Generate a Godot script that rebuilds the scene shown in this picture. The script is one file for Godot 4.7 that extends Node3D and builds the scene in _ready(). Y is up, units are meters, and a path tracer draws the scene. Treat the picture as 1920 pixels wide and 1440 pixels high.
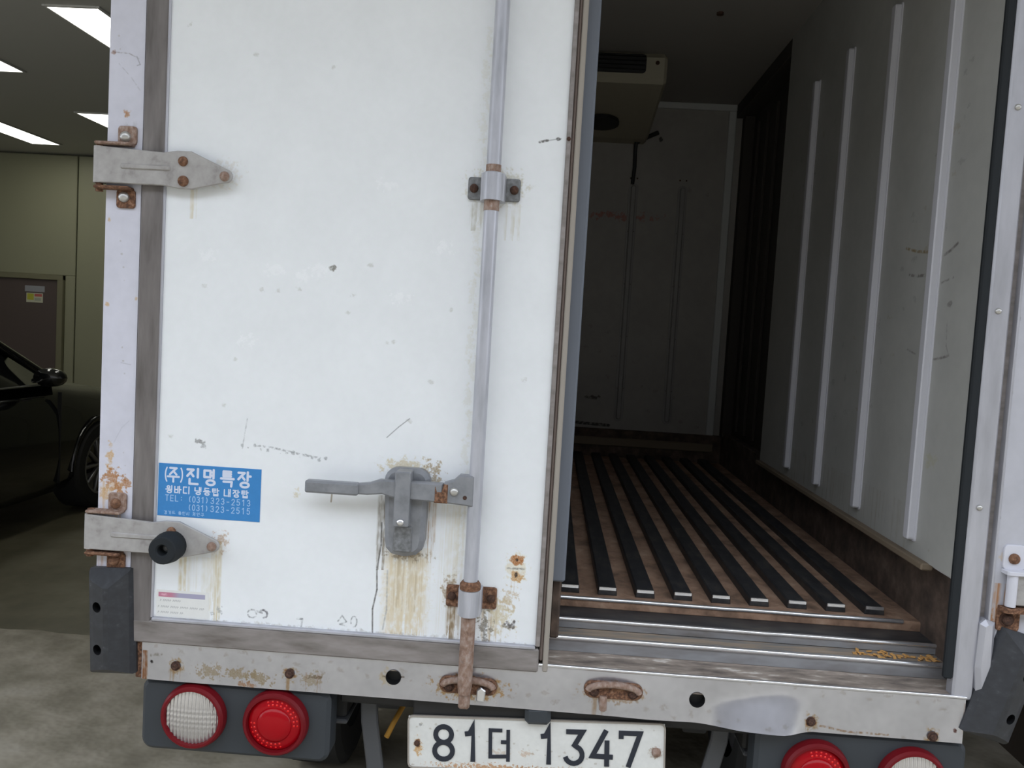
extends Node3D

# ------------------------------------------------------------------ helpers
var M := {}
var grain: FastNoiseLite
var FLAT := 0xFFFFFFFF

func lin(r: float, g: float, b: float) -> Color:
	return Color(r, g, b).linear_to_srgb()

func mesh_tool(smooth := false) -> SurfaceTool:
	var st := SurfaceTool.new()
	st.begin(Mesh.PRIMITIVE_TRIANGLES)
	st.set_smooth_group(0 if smooth else FLAT)
	return st

func obj(parent: Node, called: String, st: SurfaceTool, m: Material, label := "") -> MeshInstance3D:
	st.generate_normals()
	var mesh := st.commit()
	var o := MeshInstance3D.new()
	o.name = called
	o.mesh = mesh
	mesh.surface_set_material(0, m)
	o.cast_shadow = GeometryInstance3D.SHADOW_CASTING_SETTING_ON
	parent.add_child(o, true)
	if label != "":
		o.set_meta("label", label)
	return o

func node(parent: Node, called: String, at := Vector3.ZERO, label := "") -> Node3D:
	var o := Node3D.new()
	o.name = called
	parent.add_child(o, true)
	o.position = at
	if label != "":
		o.set_meta("label", label)
	return o

func tag(o: Node, label: String, category: String, group := "", kind := "") -> void:
	if label != "":
		o.set_meta("label", label)
	if category != "":
		o.set_meta("category", category)
	if group != "":
		o.set_meta("group", group)
	if kind != "":
		o.set_meta("kind", kind)

func tri(st: SurfaceTool, a: Vector3, b: Vector3, c: Vector3, o: Vector3) -> void:
	if (a - c).cross(a - b).dot(o) < 0.0:
		var t := b
		b = c
		c = t
	st.add_vertex(a)
	st.add_vertex(b)
	st.add_vertex(c)

func quad(st: SurfaceTool, a: Vector3, b: Vector3, c: Vector3, d: Vector3, o: Vector3) -> void:
	tri(st, a, b, c, o)
	tri(st, a, c, d, o)

# chamfered box
func cbox(st: SurfaceTool, c: Vector3, s: Vector3, b := 0.002, xf := Transform3D()) -> void:
	var h := s * 0.5
	b = minf(b, minf(h.x, minf(h.y, h.z)) * 0.8)
	for i in 3:
		var j := (i + 1) % 3
		var k := (i + 2) % 3
		for sg in [-1.0, 1.0]:
			var ps := []
			for q in [[-1.0, -1.0], [1.0, -1.0], [1.0, 1.0], [-1.0, 1.0]]:
				var p := Vector3()
				p[i] = sg * h[i]
				p[j] = q[0] * (h[j] - b)
				p[k] = q[1] * (h[k] - b)
				ps.append(xf * (c + p))
			var o := Vector3()
			o[i] = sg
			quad(st, ps[0], ps[1], ps[2], ps[3], xf.basis * o)
		for sj in [-1.0, 1.0]:
			for sk in [-1.0, 1.0]:
				var a := Vector3()
				a[j] = sj * h[j]
				a[k] = sk * (h[k] - b)
				var d := Vector3()
				d[j] = sj * (h[j] - b)
				d[k] = sk * h[k]
				var e := Vector3()
				e[i] = h[i] - b
				var o := Vector3()
				o[j] = sj
				o[k] = sk
				quad(st, xf * (c + a - e), xf * (c + a + e), xf * (c + d + e), xf * (c + d - e), xf.basis * o)
	for sx in [-1.0, 1.0]:
		for sy in [-1.0, 1.0]:
			for sz in [-1.0, 1.0]:
				var o := Vector3(sx, sy, sz)
				tri(st, xf * (c + o * (h - Vector3(0, b, b))), xf * (c + o * (h - Vector3(b, 0, b))), xf * (c + o * (h - Vector3(b, b, 0))), xf.basis * o)

func box(x0: float, x1: float, y0: float, y1: float, z0: float, z1: float, b := 0.002) -> SurfaceTool:
	var st := mesh_tool()
	cbox(st, Vector3((x0 + x1) / 2, (y0 + y1) / 2, (z0 + z1) / 2), Vector3(absf(x1 - x0), absf(y1 - y0), absf(z1 - z0)), b)
	return st

func ccw(poly: Array) -> Array:
	var area := 0.0
	for i in poly.size():
		var p: Vector2 = poly[i]
		var q: Vector2 = poly[(i + 1) % poly.size()]
		area += p.x * q.y - q.x * p.y
	if area < 0:
		poly = poly.duplicate()
		poly.reverse()
	return poly

func inset(poly: Array, d: float) -> Array:
	var r := []
	var n := poly.size()
	for i in n:
		var a: Vector2 = poly[(i + n - 1) % n]
		var p: Vector2 = poly[i]
		var c: Vector2 = poly[(i + 1) % n]
		var e0 := (p - a).normalized()
		var e1 := (c - p).normalized()
		var n0 := Vector2(-e0.y, e0.x)
		var n1 := Vector2(-e1.y, e1.x)
		var m := (n0 + n1).normalized()
		r.append(p + m * d / maxf(m.dot(n0), 0.4))
	return r

# polygon in xy pushed out from z0 to z1, front edge bevelled
func prism(st: SurfaceTool, poly: Array, z0: float, z1: float, bev := 0.001, xf := Transform3D()) -> void:
	poly = ccw(poly)
	var n := poly.size()
	var top := inset(poly, bev)
	var idx := Geometry2D.triangulate_polygon(PackedVector2Array(top))
	for i in range(0, idx.size(), 3):
		var v := []
		for k in 3:
			var q: Vector2 = top[idx[i + k]]
			v.append(xf * Vector3(q.x, q.y, z1))
		tri(st, v[0], v[1], v[2], xf.basis * Vector3(0, 0, 1))
	idx = Geometry2D.triangulate_polygon(PackedVector2Array(poly))
	for i in range(0, idx.size(), 3):
		var v := []
		for k in 3:
			var q: Vector2 = poly[idx[i + k]]
			v.append(xf * Vector3(q.x, q.y, z0))
		tri(st, v[0], v[1], v[2], xf.basis * Vector3(0, 0, -1))
	for i in n:
		var a: Vector2 = poly[i]
		var b: Vector2 = poly[(i + 1) % n]
		var ta: Vector2 = top[i]
		var tb: Vector2 = top[(i + 1) % n]
		var o := xf.basis * Vector3(b.y - a.y, a.x - b.x, 0)
		quad(st, xf * Vector3(a.x, a.y, z0), xf * Vector3(b.x, b.y, z0), xf * Vector3(b.x, b.y, z1 - bev), xf * Vector3(a.x, a.y, z1 - bev), o)
		quad(st, xf * Vector3(a.x, a.y, z1 - bev), xf * Vector3(b.x, b.y, z1 - bev), xf * Vector3(tb.x, tb.y, z1), xf * Vector3(ta.x, ta.y, z1), o + xf.basis * Vector3(0, 0, 0.001))

func rounded(x0: float, x1: float, y0: float, y1: float, r: float, n := 5) -> Array:
	var out := []
	var cs := [Vector2(x1 - r, y1 - r), Vector2(x0 + r, y1 - r), Vector2(x0 + r, y0 + r), Vector2(x1 - r, y0 + r)]
	for k in 4:
		for i in n + 1:
			var a := PI / 2 * (k + float(i) / n)
			out.append(cs[k] + Vector2(cos(a), sin(a)) * r)
	return out

# turned shape: profile of (radius, height along local z), outside walked upwards
func lathe(st: SurfaceTool, prof: Array, n := 20, xf := Transform3D(), soft := false) -> void:
	for k in prof.size() - 1:
		var p: Vector2 = prof[k]
		var q: Vector2 = prof[k + 1]
		st.set_smooth_group(1 if soft else k + 1)
		var nr := q.y - p.y
		var nh := p.x - q.x
		for i in n:
			var a0 := TAU * i / n
			var a1 := TAU * (i + 1) / n
			var c0 := Vector3(cos(a0), sin(a0), 0)
			var c1 := Vector3(cos(a1), sin(a1), 0)
			var o := xf.basis * ((c0 + c1).normalized() * nr + Vector3(0, 0, nh))
			var A := xf * (c0 * p.x + Vector3(0, 0, p.y))
			var B := xf * (c1 * p.x + Vector3(0, 0, p.y))
			var C := xf * (c1 * q.x + Vector3(0, 0, q.y))
			var D := xf * (c0 * q.x + Vector3(0, 0, q.y))
			if p.x > 1e-6:
				tri(st, A, B, C, o) if q.x > 1e-6 else tri(st, A, B, D, o)
				if q.x > 1e-6:
					tri(st, A, C, D, o)
			else:
				tri(st, A, C, D, o)

func at(v: Vector3) -> Transform3D:
	return Transform3D(Basis(), v)

func along_y(v: Vector3) -> Transform3D:   # local z of a turned shape runs up
	return Transform3D(Basis(Vector3(1, 0, 0), -PI / 2), v)

func along_x(v: Vector3) -> Transform3D:
	return Transform3D(Basis(Vector3(0, 1, 0), PI / 2), v)

func tube(st: SurfaceTool, pts: Array, r: float, n := 10) -> void:
	var rings := []
	var side := Vector3()
	for i in pts.size():
		var a: Vector3 = pts[maxi(i - 1, 0)]
		var b: Vector3 = pts[mini(i + 1, pts.size() - 1)]
		var t := (b - a).normalized()
		if i == 0:
			side = t.cross(Vector3(0.3, 0.2, 0.93)).normalized()
		side = (side - t * side.dot(t)).normalized()
		var up := t.cross(side)
		var ring := []
		for k in n:
			var an := TAU * k / n
			ring.append(pts[i] + (side * cos(an) + up * sin(an)) * r)
		rings.append(ring)
	st.set_smooth_group(1)
	for i in rings.size() - 1:
		var m: Vector3 = (pts[i] + pts[i + 1]) * 0.5
		for k in n:
			var A: Vector3 = rings[i][k]
			var B: Vector3 = rings[i][(k + 1) % n]
			var C: Vector3 = rings[i + 1][(k + 1) % n]
			var D: Vector3 = rings[i + 1][k]
			quad(st, A, B, C, D, (A + B + C + D) * 0.25 - m)
	st.set_smooth_group(FLAT)
	for e in [0, pts.size() - 1]:
		var o: Vector3 = (pts[0] - pts[1]) if e == 0 else (pts[e] - pts[e - 1])
		for k in n:
			tri(st, pts[e], rings[e][k], rings[e][(k + 1) % n], o)

# flat raised stroke along a line in xy
func ribbon(st: SurfaceTool, pts: Array, w: float, z0: float, z1: float, closed := false, xf := Transform3D()) -> void:
	var n := pts.size()
	var L := []
	var R := []
	for i in n:
		var p: Vector2 = pts[i]
		var a: Vector2 = pts[(i + n - 1) % n] if closed or i > 0 else p * 2 - pts[1]
		var c: Vector2 = pts[(i + 1) % n] if closed or i < n - 1 else p * 2 - pts[n - 2]
		var e0 := (p - a).normalized()
		var e1 := (c - p).normalized()
		var m := Vector2(-e0.y - e1.y, e0.x + e1.x).normalized()
		var d := w * 0.5 / maxf(m.dot(Vector2(-e0.y, e0.x)), 0.35)
		L.append(p + m * d)
		R.append(p - m * d)
	var last := n if closed else n - 1
	for i in last:
		var j := (i + 1) % n
		var v := func(q: Vector2, z: float) -> Vector3: return xf * Vector3(q.x, q.y, z)
		quad(st, v.call(L[i], z1), v.call(L[j], z1), v.call(R[j], z1), v.call(R[i], z1), xf.basis * Vector3(0, 0, 1))
		for s in [L, R]:
			var o: Vector2 = s[i] - pts[i]
			quad(st, v.call(s[i], z0), v.call(s[j], z0), v.call(s[j], z1), v.call(s[i], z1), xf.basis * Vector3(o.x, o.y, 0))
	if not closed:
		for e in [0, n - 1]:
			var o2: Vector2 = (pts[0] - pts[1]) if e == 0 else (pts[e] - pts[e - 1])
			quad(st, xf * Vector3(L[e].x, L[e].y, z0), xf * Vector3(R[e].x, R[e].y, z0), xf * Vector3(R[e].x, R[e].y, z1), xf * Vector3(L[e].x, L[e].y, z1), xf.basis * Vector3(o2.x, o2.y, 0))

# box whose front (+z) face carries a picture from (u0,v0) top left to (u1,v1)
func face_box(x0: float, x1: float, y0: float, y1: float, z0: float, z1: float) -> SurfaceTool:
	var st := mesh_tool()
	var c := [Vector3(x0, y0, z1), Vector3(x1, y0, z1), Vector3(x1, y1, z1), Vector3(x0, y1, z1)]
	var uv := [Vector2(0, 1), Vector2(1, 1), Vector2(1, 0), Vector2(0, 0)]
	for t in [[0, 2, 1], [0, 3, 2]]:
		for k in t:
			st.set_uv(uv[k])
			st.add_vertex(c[k])
	for k in 4:
		st.set_uv(uv[k] * 0.98 + Vector2(0.01, 0.01))
		var a: Vector3 = c[k]
		var b: Vector3 = c[(k + 1) % 4]
		var o := (a + b) * 0.5 - Vector3((x0 + x1) / 2, (y0 + y1) / 2, z1)
		quad(st, a, b, Vector3(b.x, b.y, z0), Vector3(a.x, a.y, z0), o)
	quad(st, Vector3(x0, y0, z0), Vector3(x1, y0, z0), Vector3(x1, y1, z0), Vector3(x0, y1, z0), Vector3(0, 0, -1))
	return st

# ------------------------------------------------------------------ materials
func mat(called: String, c: Color, rough := 0.6, metal := 0.0, spec := 0.5) -> StandardMaterial3D:
	var m := StandardMaterial3D.new()
	m.resource_name = called
	m.albedo_color = c
	m.roughness = rough
	m.metallic = metal
	m.metallic_specular = spec
	M[called] = m
	return m

# patchy surface: noise with a ramp, laid on triplanar at so many tiles a metre
func patchy(called: String, stops: Array, freq: float, tiles: Vector3, rough := 0.6, metal := 0.0, seed_n := 1, bump := 0.0) -> StandardMaterial3D:
	var m := mat(called, Color.WHITE, rough, metal)
	var nz := FastNoiseLite.new()
	nz.seed = seed_n
	nz.frequency = freq
	nz.fractal_octaves = 5
	nz.fractal_gain = 0.6
	var g := Gradient.new()
	g.offsets = PackedFloat32Array(stops.map(func(s): return s[0]))
	g.colors = PackedColorArray(stops.map(func(s): return s[1]))
	var t := NoiseTexture2D.new()
	t.width = 512
	t.height = 512
	t.seamless = true
	t.noise = nz
	t.color_ramp = g
	m.albedo_texture = t
	m.uv1_triplanar = true
	m.uv1_world_triplanar = true
	m.uv1_scale = tiles
	if bump > 0.0:
		var t2 := NoiseTexture2D.new()
		t2.width = 512
		t2.height = 512
		t2.seamless = true
		t2.noise = nz
		t2.as_normal_map = true
		t2.bump_strength = 6.0
		m.normal_enabled = true
		m.normal_texture = t2
		m.normal_scale = bump
	return m

func picture(called: String, im: Image, rough := 0.5, spec := 0.5) -> StandardMaterial3D:
	var m := mat(called, Color.WHITE, rough, 0.0, spec)
	m.albedo_texture = ImageTexture.create_from_image(im)
	m.texture_repeat = false
	return m

# ------------------------------------------------------------------ painting of stains, scuffs and print on flat faces (metres)
class Paint:
	var im: Image
	var x0: float
	var y1: float
	var ppm: float
	var nz: FastNoiseLite
	func _init(ax: float, bx: float, ay: float, by: float, p: float, base: Color, mottle: float, noise: FastNoiseLite) -> void:
		x0 = ax
		y1 = by
		ppm = p
		nz = noise
		im = Image.create(int((bx - ax) * p), int((by - ay) * p), false, Image.FORMAT_RGB8)
		im.fill(base)
		if mottle > 0.0:
			for j in im.get_height():
				for i in im.get_width():
					var k := 1.0 + mottle * (nz.get_noise_2d(i * 0.35, j * 0.35) + 0.6 * nz.get_noise_2d(i * 2.0, j * 2.0))
					im.set_pixel(i, j, Color(base.r * k, base.g * k, base.b * k))
	func dab(i: int, j: int, c: Color, a: float) -> void:
		if a > 0.003:
			im.set_pixel(i, j, im.get_pixel(i, j).lerp(c, minf(a, 1.0)))
	# stain with a ragged outline and grain of its own
	func blob(x: float, y: float, rx: float, ry: float, c: Color, a: float, rag := 0.5, edge := 0.55) -> void:
		for j in range(maxi(0, int((y1 - y - ry * 1.7) * ppm)), mini(im.get_height(), int((y1 - y + ry * 1.7) * ppm))):
			for i in range(maxi(0, int((x - rx * 1.7 - x0) * ppm)), mini(im.get_width(), int((x + rx * 1.7 - x0) * ppm))):
				var dx := (i / ppm + x0 - x) / rx
				var dy := (y1 - j / ppm - y) / ry
				var n := nz.get_noise_2d(i * 3.0 + 77.0, j * 3.0) + 0.5 * nz.get_noise_2d(i * 9.0, j * 9.0 + 50.0)
				var d := sqrt(dx * dx + dy * dy) + n * rag * 1.6
				dab(i, j, c, a * smoothstep(1.0, 1.0 - edge, d) * (0.75 + 0.5 * nz.get_noise_2d(i * 12.0, j * 12.0)))
	# runs of dirty water: many thin threads, each broken and of its own length
	func runs(xa: float, xb: float, top: float, bottom: float, c: Color, a: float, density := 0.5) -> void:
		for i in range(maxi(0, int((xa - x0) * ppm)), mini(im.get_width(), int((xb - x0) * ppm))):
			var s := nz.get_noise_2d(i * 4.0, 300.0) * 0.8 + nz.get_noise_2d(i * 13.0, 900.0) * 0.45 + density - 0.3
			if s <= 0.0:
				continue
			var reach := clampf(0.45 + 1.3 * s + 0.5 * nz.get_noise_2d(i * 14.0, 40.0), 0.2, 1.0)
			var e := minf(1.0, minf((i / ppm + x0 - xa) / ((xb - xa) * 0.2), (xb - (i / ppm + x0)) / ((xb - xa) * 0.2)))
			for j in range(maxi(0, int((y1 - top) * ppm)), mini(im.get_height(), int((y1 - top + (top - bottom) * reach) * ppm))):
				dab(i, j, c, a * e * clampf(s * 2.0, 0.0, 1.0) * clampf(0.75 + 0.9 * nz.get_noise_2d(i * 4.0, j * 1.6), 0.0, 1.0))
	func line(pts: Array, w: float, c: Color, a: float, broken := 0.0) -> void:
		for k in pts.size() - 1:
			var p := Vector2((pts[k].x - x0) * ppm, (y1 - pts[k].y) * ppm)
			var q := Vector2((pts[k + 1].x - x0) * ppm, (y1 - pts[k + 1].y) * ppm)
			var r := w * ppm * 0.5
			var lo := Vector2(minf(p.x, q.x), minf(p.y, q.y)) - Vector2(r + 1, r + 1)
			var hi := Vector2(maxf(p.x, q.x), maxf(p.y, q.y)) + Vector2(r + 1, r + 1)
			for j in range(maxi(0, int(lo.y)), mini(im.get_height(), int(hi.y) + 1)):
				for i in range(maxi(0, int(lo.x)), mini(im.get_width(), int(hi.x) + 1)):
					var v := Vector2(i + 0.5, j + 0.5)
					var t := clampf((v - p).dot(q - p) / maxf((q - p).length_squared(), 1e-6), 0.0, 1.0)
					var d := v.distance_to(p + (q - p) * t)
					var al := clampf(r + 0.5 - d, 0.0, 1.0) * a
					if broken > 0.0:
						al *= clampf(1.0 - broken + broken * 3.0 * nz.get_noise_2d(i * 5.0, j * 5.0), 0.0, 1.0)
					dab(i, j, c, al)
	func rect(xa: float, xb: float, ya: float, yb: float, c: Color) -> void:
		im.fill_rect(Rect2i(int((xa - x0) * ppm), int((y1 - yb) * ppm), int((xb - xa) * ppm), int((yb - ya) * ppm)), c)

# ------------------------------------------------------------------ lettering
func arc(cx: float, cy: float, rx: float, ry: float, a0: float, a1: float, n := 14) -> Array:
	var r := []
	for i in n + 1:
		var a := deg_to_rad(lerpf(a0, a1, float(i) / n))
		r.append(Vector2(cx + rx * cos(a), cy + ry * sin(a)))
	return r

# strokes in a unit box, y down
func jamo(k: int) -> Array:
	var o := arc(0.5, 0.5, 0.5, 0.5, 0, 360, 16)
	match k:
		0: return [[Vector2(0, 0.05), Vector2(1, 0.05), Vector2(0.95, 1)]]
		2: return [[Vector2(0, 0), Vector2(0, 1), Vector2(1, 1)]]
		3: return [[Vector2(1, 0), Vector2(0, 0), Vector2(0, 1), Vector2(1, 1)]]
		5: return [[Vector2(0, 0), Vector2(1, 0), Vector2(1, 0.5), Vector2(0, 0.5), Vector2(0, 1), Vector2(1, 1)]]
		6: return [[Vector2(0, 0), Vector2(1, 0), Vector2(1, 1), Vector2(0, 1), Vector2(0, 0)]]
		7: return [[Vector2(0, 0), Vector2(0, 1), Vector2(1, 1), Vector2(1, 0)], [Vector2(0, 0.5), Vector2(1, 0.5)]]
		9: return [[Vector2(0.5, 0), Vector2(0, 1)], [Vector2(0.45, 0.3), Vector2(1, 1)]]
		11: return [o]
		12: return [[Vector2(0, 0), Vector2(1, 0), Vector2(0.5, 0.45), Vector2(0, 1)], [Vector2(0.5, 0.45), Vector2(1, 1)]]
		14: return [[Vector2(0.3, -0.15), Vector2(0.7, -0.15)], [Vector2(0, 0.12), Vector2(1, 0.12), Vector2(0.5, 0.5), Vector2(0, 1)], [Vector2(0.5, 0.5), Vector2(1, 1)]]
		16: return [[Vector2(1, 0), Vector2(0, 0), Vector2(0, 1), Vector2(1, 1)], [Vector2(0, 0.5), Vector2(1, 0.5)]]
		17: return [[Vector2(0, 0), Vector2(1, 0)], [Vector2(0, 1), Vector2(1, 1)], [Vector2(0.3, 0), Vector2(0.3, 1)], [Vector2(0.7, 0), Vector2(0.7, 1)]]
	return [o]

func place_strokes(strokes: Array, x: float, y: float, w: float, h: float) -> Array:
	return strokes.map(func(s): return s.map(func(p): return Vector2(x + p.x * w, y + p.y * h)))

# a Korean syllable as strokes in a unit box, y down
func syllable(ch: String) -> Array:
	var code := ch.unicode_at(0) - 0xAC00
	var ini := code / 588
	var vow := (code % 588) / 28
	var fin := code % 28
	var low := 0.52 if fin > 0 else 0.94
	var r := []
	var stand := [0, 1, 4, 5, 6, 7, 20]
	if vow in stand:
		r += place_strokes(jamo(ini), 0.04, 0.06, 0.46, low - 0.1)
		var x := 0.74 if vow in [0, 4, 6] else 0.84
		if vow == 1:
			x = 0.68
		r.append([Vector2(x, 0.0), Vector2(x, low + 0.02)])
		var ym := low * 0.5
		match vow:
			0: r.append([Vector2(x, ym), Vector2(x + 0.22, ym)])
			1:
				r.append([Vector2(x, ym), Vector2(x + 0.2, ym)])
				r.append([Vector2(x + 0.22, 0.0), Vector2(x + 0.22, low + 0.02)])
			4: r.append([Vector2(x - 0.2, ym), Vector2(x, ym)])
			6:
				r.append([Vector2(x - 0.2, ym - 0.1), Vector2(x, ym - 0.1)])
				r.append([Vector2(x - 0.2, ym + 0.1), Vector2(x, ym + 0.1)])
	else:
		var top := 0.3 if fin > 0 else 0.46
		r += place_strokes(jamo(ini), 0.2, 0.04, 0.56 if vow != 16 else 0.4, top)
		var yb := top + 0.2
		var stem := 0.14 if fin > 0 else 0.36
		match vow:
			8:
				r.append([Vector2(0.02, yb), Vector2(0.98, yb)])
				r.append([Vector2(0.5, yb - 0.14), Vector2(0.5, yb)])
			12:
				r.append([Vector2(0.02, yb), Vector2(0.98, yb)])
				r.append([Vector2(0.36, yb - 0.14), Vector2(0.36, yb)])
				r.append([Vector2(0.64, yb - 0.14), Vector2(0.64, yb)])
			13:
				r.append([Vector2(0.02, yb), Vector2(0.98, yb)])
				r.append([Vector2(0.5, yb), Vector2(0.5, yb + stem)])
			16:
				r.append([Vector2(0.02, yb), Vector2(0.74, yb)])
				r.append([Vector2(0.4, yb), Vector2(0.4, yb + stem)])
				r.append([Vector2(0.88, 0.0), Vector2(0.88, yb + 0.1)])
			18: r.append([Vector2(0.02, yb), Vector2(0.98, yb)])
	var finals := {1: 0, 4: 2, 16: 6, 17: 7, 21: 11, 8: 5, 19: 9}
	if finals.has(fin):
		r += place_strokes(jamo(finals[fin]), 0.22, 0.68, 0.62, 0.3)
	return r

func glyph(ch: String) -> Array:
	match ch:
		"0": return [arc(0.5, 0.5, 0.45, 0.5, 0, 360, 18)]
		"1": return [[Vector2(0.15, 0.2), Vector2(0.58, 0.0), Vector2(0.58, 1.0)]]
		"2": return [arc(0.5, 0.28, 0.42, 0.28, -170, 30, 10) + [Vector2(0.05, 1.0), Vector2(0.95, 1.0)]]
		"3": return [arc(0.46, 0.26, 0.4, 0.26, -160, 90, 10), arc(0.46, 0.74, 0.46, 0.26, -90, 160, 10)]
		"4": return [[Vector2(0.75, 1.0), Vector2(0.75, 0.0), Vector2(0.0, 0.72), Vector2(1.0, 0.72)]]
		"5": return [[Vector2(0.9, 0.0), Vector2(0.15, 0.0), Vector2(0.08, 0.45)] + arc(0.46, 0.68, 0.46, 0.32, -120, 150, 10)]
		"(": return [arc(1.2, 0.5, 0.7, 0.6, 130, 230, 8)]
		")": return [arc(-0.2, 0.5, 0.7, 0.6, -50, 50, 8)]
		"-": return [[Vector2(0.15, 0.55), Vector2(0.85, 0.55)]]
		":": return [[Vector2(0.5, 0.25), Vector2(0.5, 0.32)], [Vector2(0.5, 0.7), Vector2(0.5, 0.77)]]
		"T": return [[Vector2(0, 0), Vector2(1, 0)], [Vector2(0.5, 0), Vector2(0.5, 1)]]
		"E": return [[Vector2(1, 0), Vector2(0.1, 0), Vector2(0.1, 1), Vector2(1, 1)], [Vector2(0.1, 0.5), Vector2(0.9, 0.5)]]
		"L": return [[Vector2(0.1, 0), Vector2(0.1, 1), Vector2(0.95, 1)]]
		" ": return []
	return syllable(ch)

func write(p: Paint, text: String, x: float, y: float, w: float, h: float, step: float, thick: float, c: Color) -> void:
	for i in text.length():
		for s in glyph(text[i]):
			p.line(s.map(func(q): return Vector2(x + i * step + q.x * w, y - q.y * h)), thick, c, 1.0)

# ------------------------------------------------------------------ scene
func _ready() -> void:
	# camera: a phone held at eye level, tipped and turned a little
	var cam := Camera3D.new()
	cam.name = "camera"
	add_child(cam)
	cam.transform = Transform3D(Basis(Vector3(0.9971185, 0.0581224, -0.0487493), Vector3(-0.0611234, 0.9961707, -0.0625123), Vector3(0.0449293, 0.0653119, 0.9968529)), Vector3(0, 1.55, 1.6))
	cam.fov = rad_to_deg(2.0 * atan(720.0 / 1550.0))
	cam.near = 0.05
	cam.far = 200.0
	cam.current = true

	# overcast sky
	var sky_mat := ProceduralSkyMaterial.new()
	sky_mat.sky_top_color = Color(0.915, 0.95, 1.0)
	sky_mat.sky_horizon_color = Color(0.84, 0.86, 0.89)
	sky_mat.sky_curve = 0.3
	sky_mat.ground_bottom_color = Color(0.3, 0.3, 0.3)
	sky_mat.ground_horizon_color = Color(0.45, 0.45, 0.45)
	sky_mat.sky_energy_multiplier = 1.0
	var sky := Sky.new()
	sky.sky_material = sky_mat
	var env := Environment.new()
	env.background_mode = Environment.BG_SKY
	env.sky = sky
	env.ambient_light_source = Environment.AMBIENT_SOURCE_DISABLED
	env.reflected_light_source = Environment.REFLECTION_SOURCE_SKY
	env.tonemap_mode = Environment.TONE_MAPPER_LINEAR
	env.tonemap_exposure = 3.95
	env.sdfgi_enabled = true
	env.ssao_enabled = true
	env.ssil_enabled = true
	var we := WorldEnvironment.new()
	we.name = "sky_and_exposure"
	we.environment = env
	add_child(we)

	grain = FastNoiseLite.new()
	grain.seed = 11
	grain.frequency = 0.02
	grain.fractal_octaves = 3
	make_materials()
	build_place()
	build_truck()
	build_car()

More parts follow.
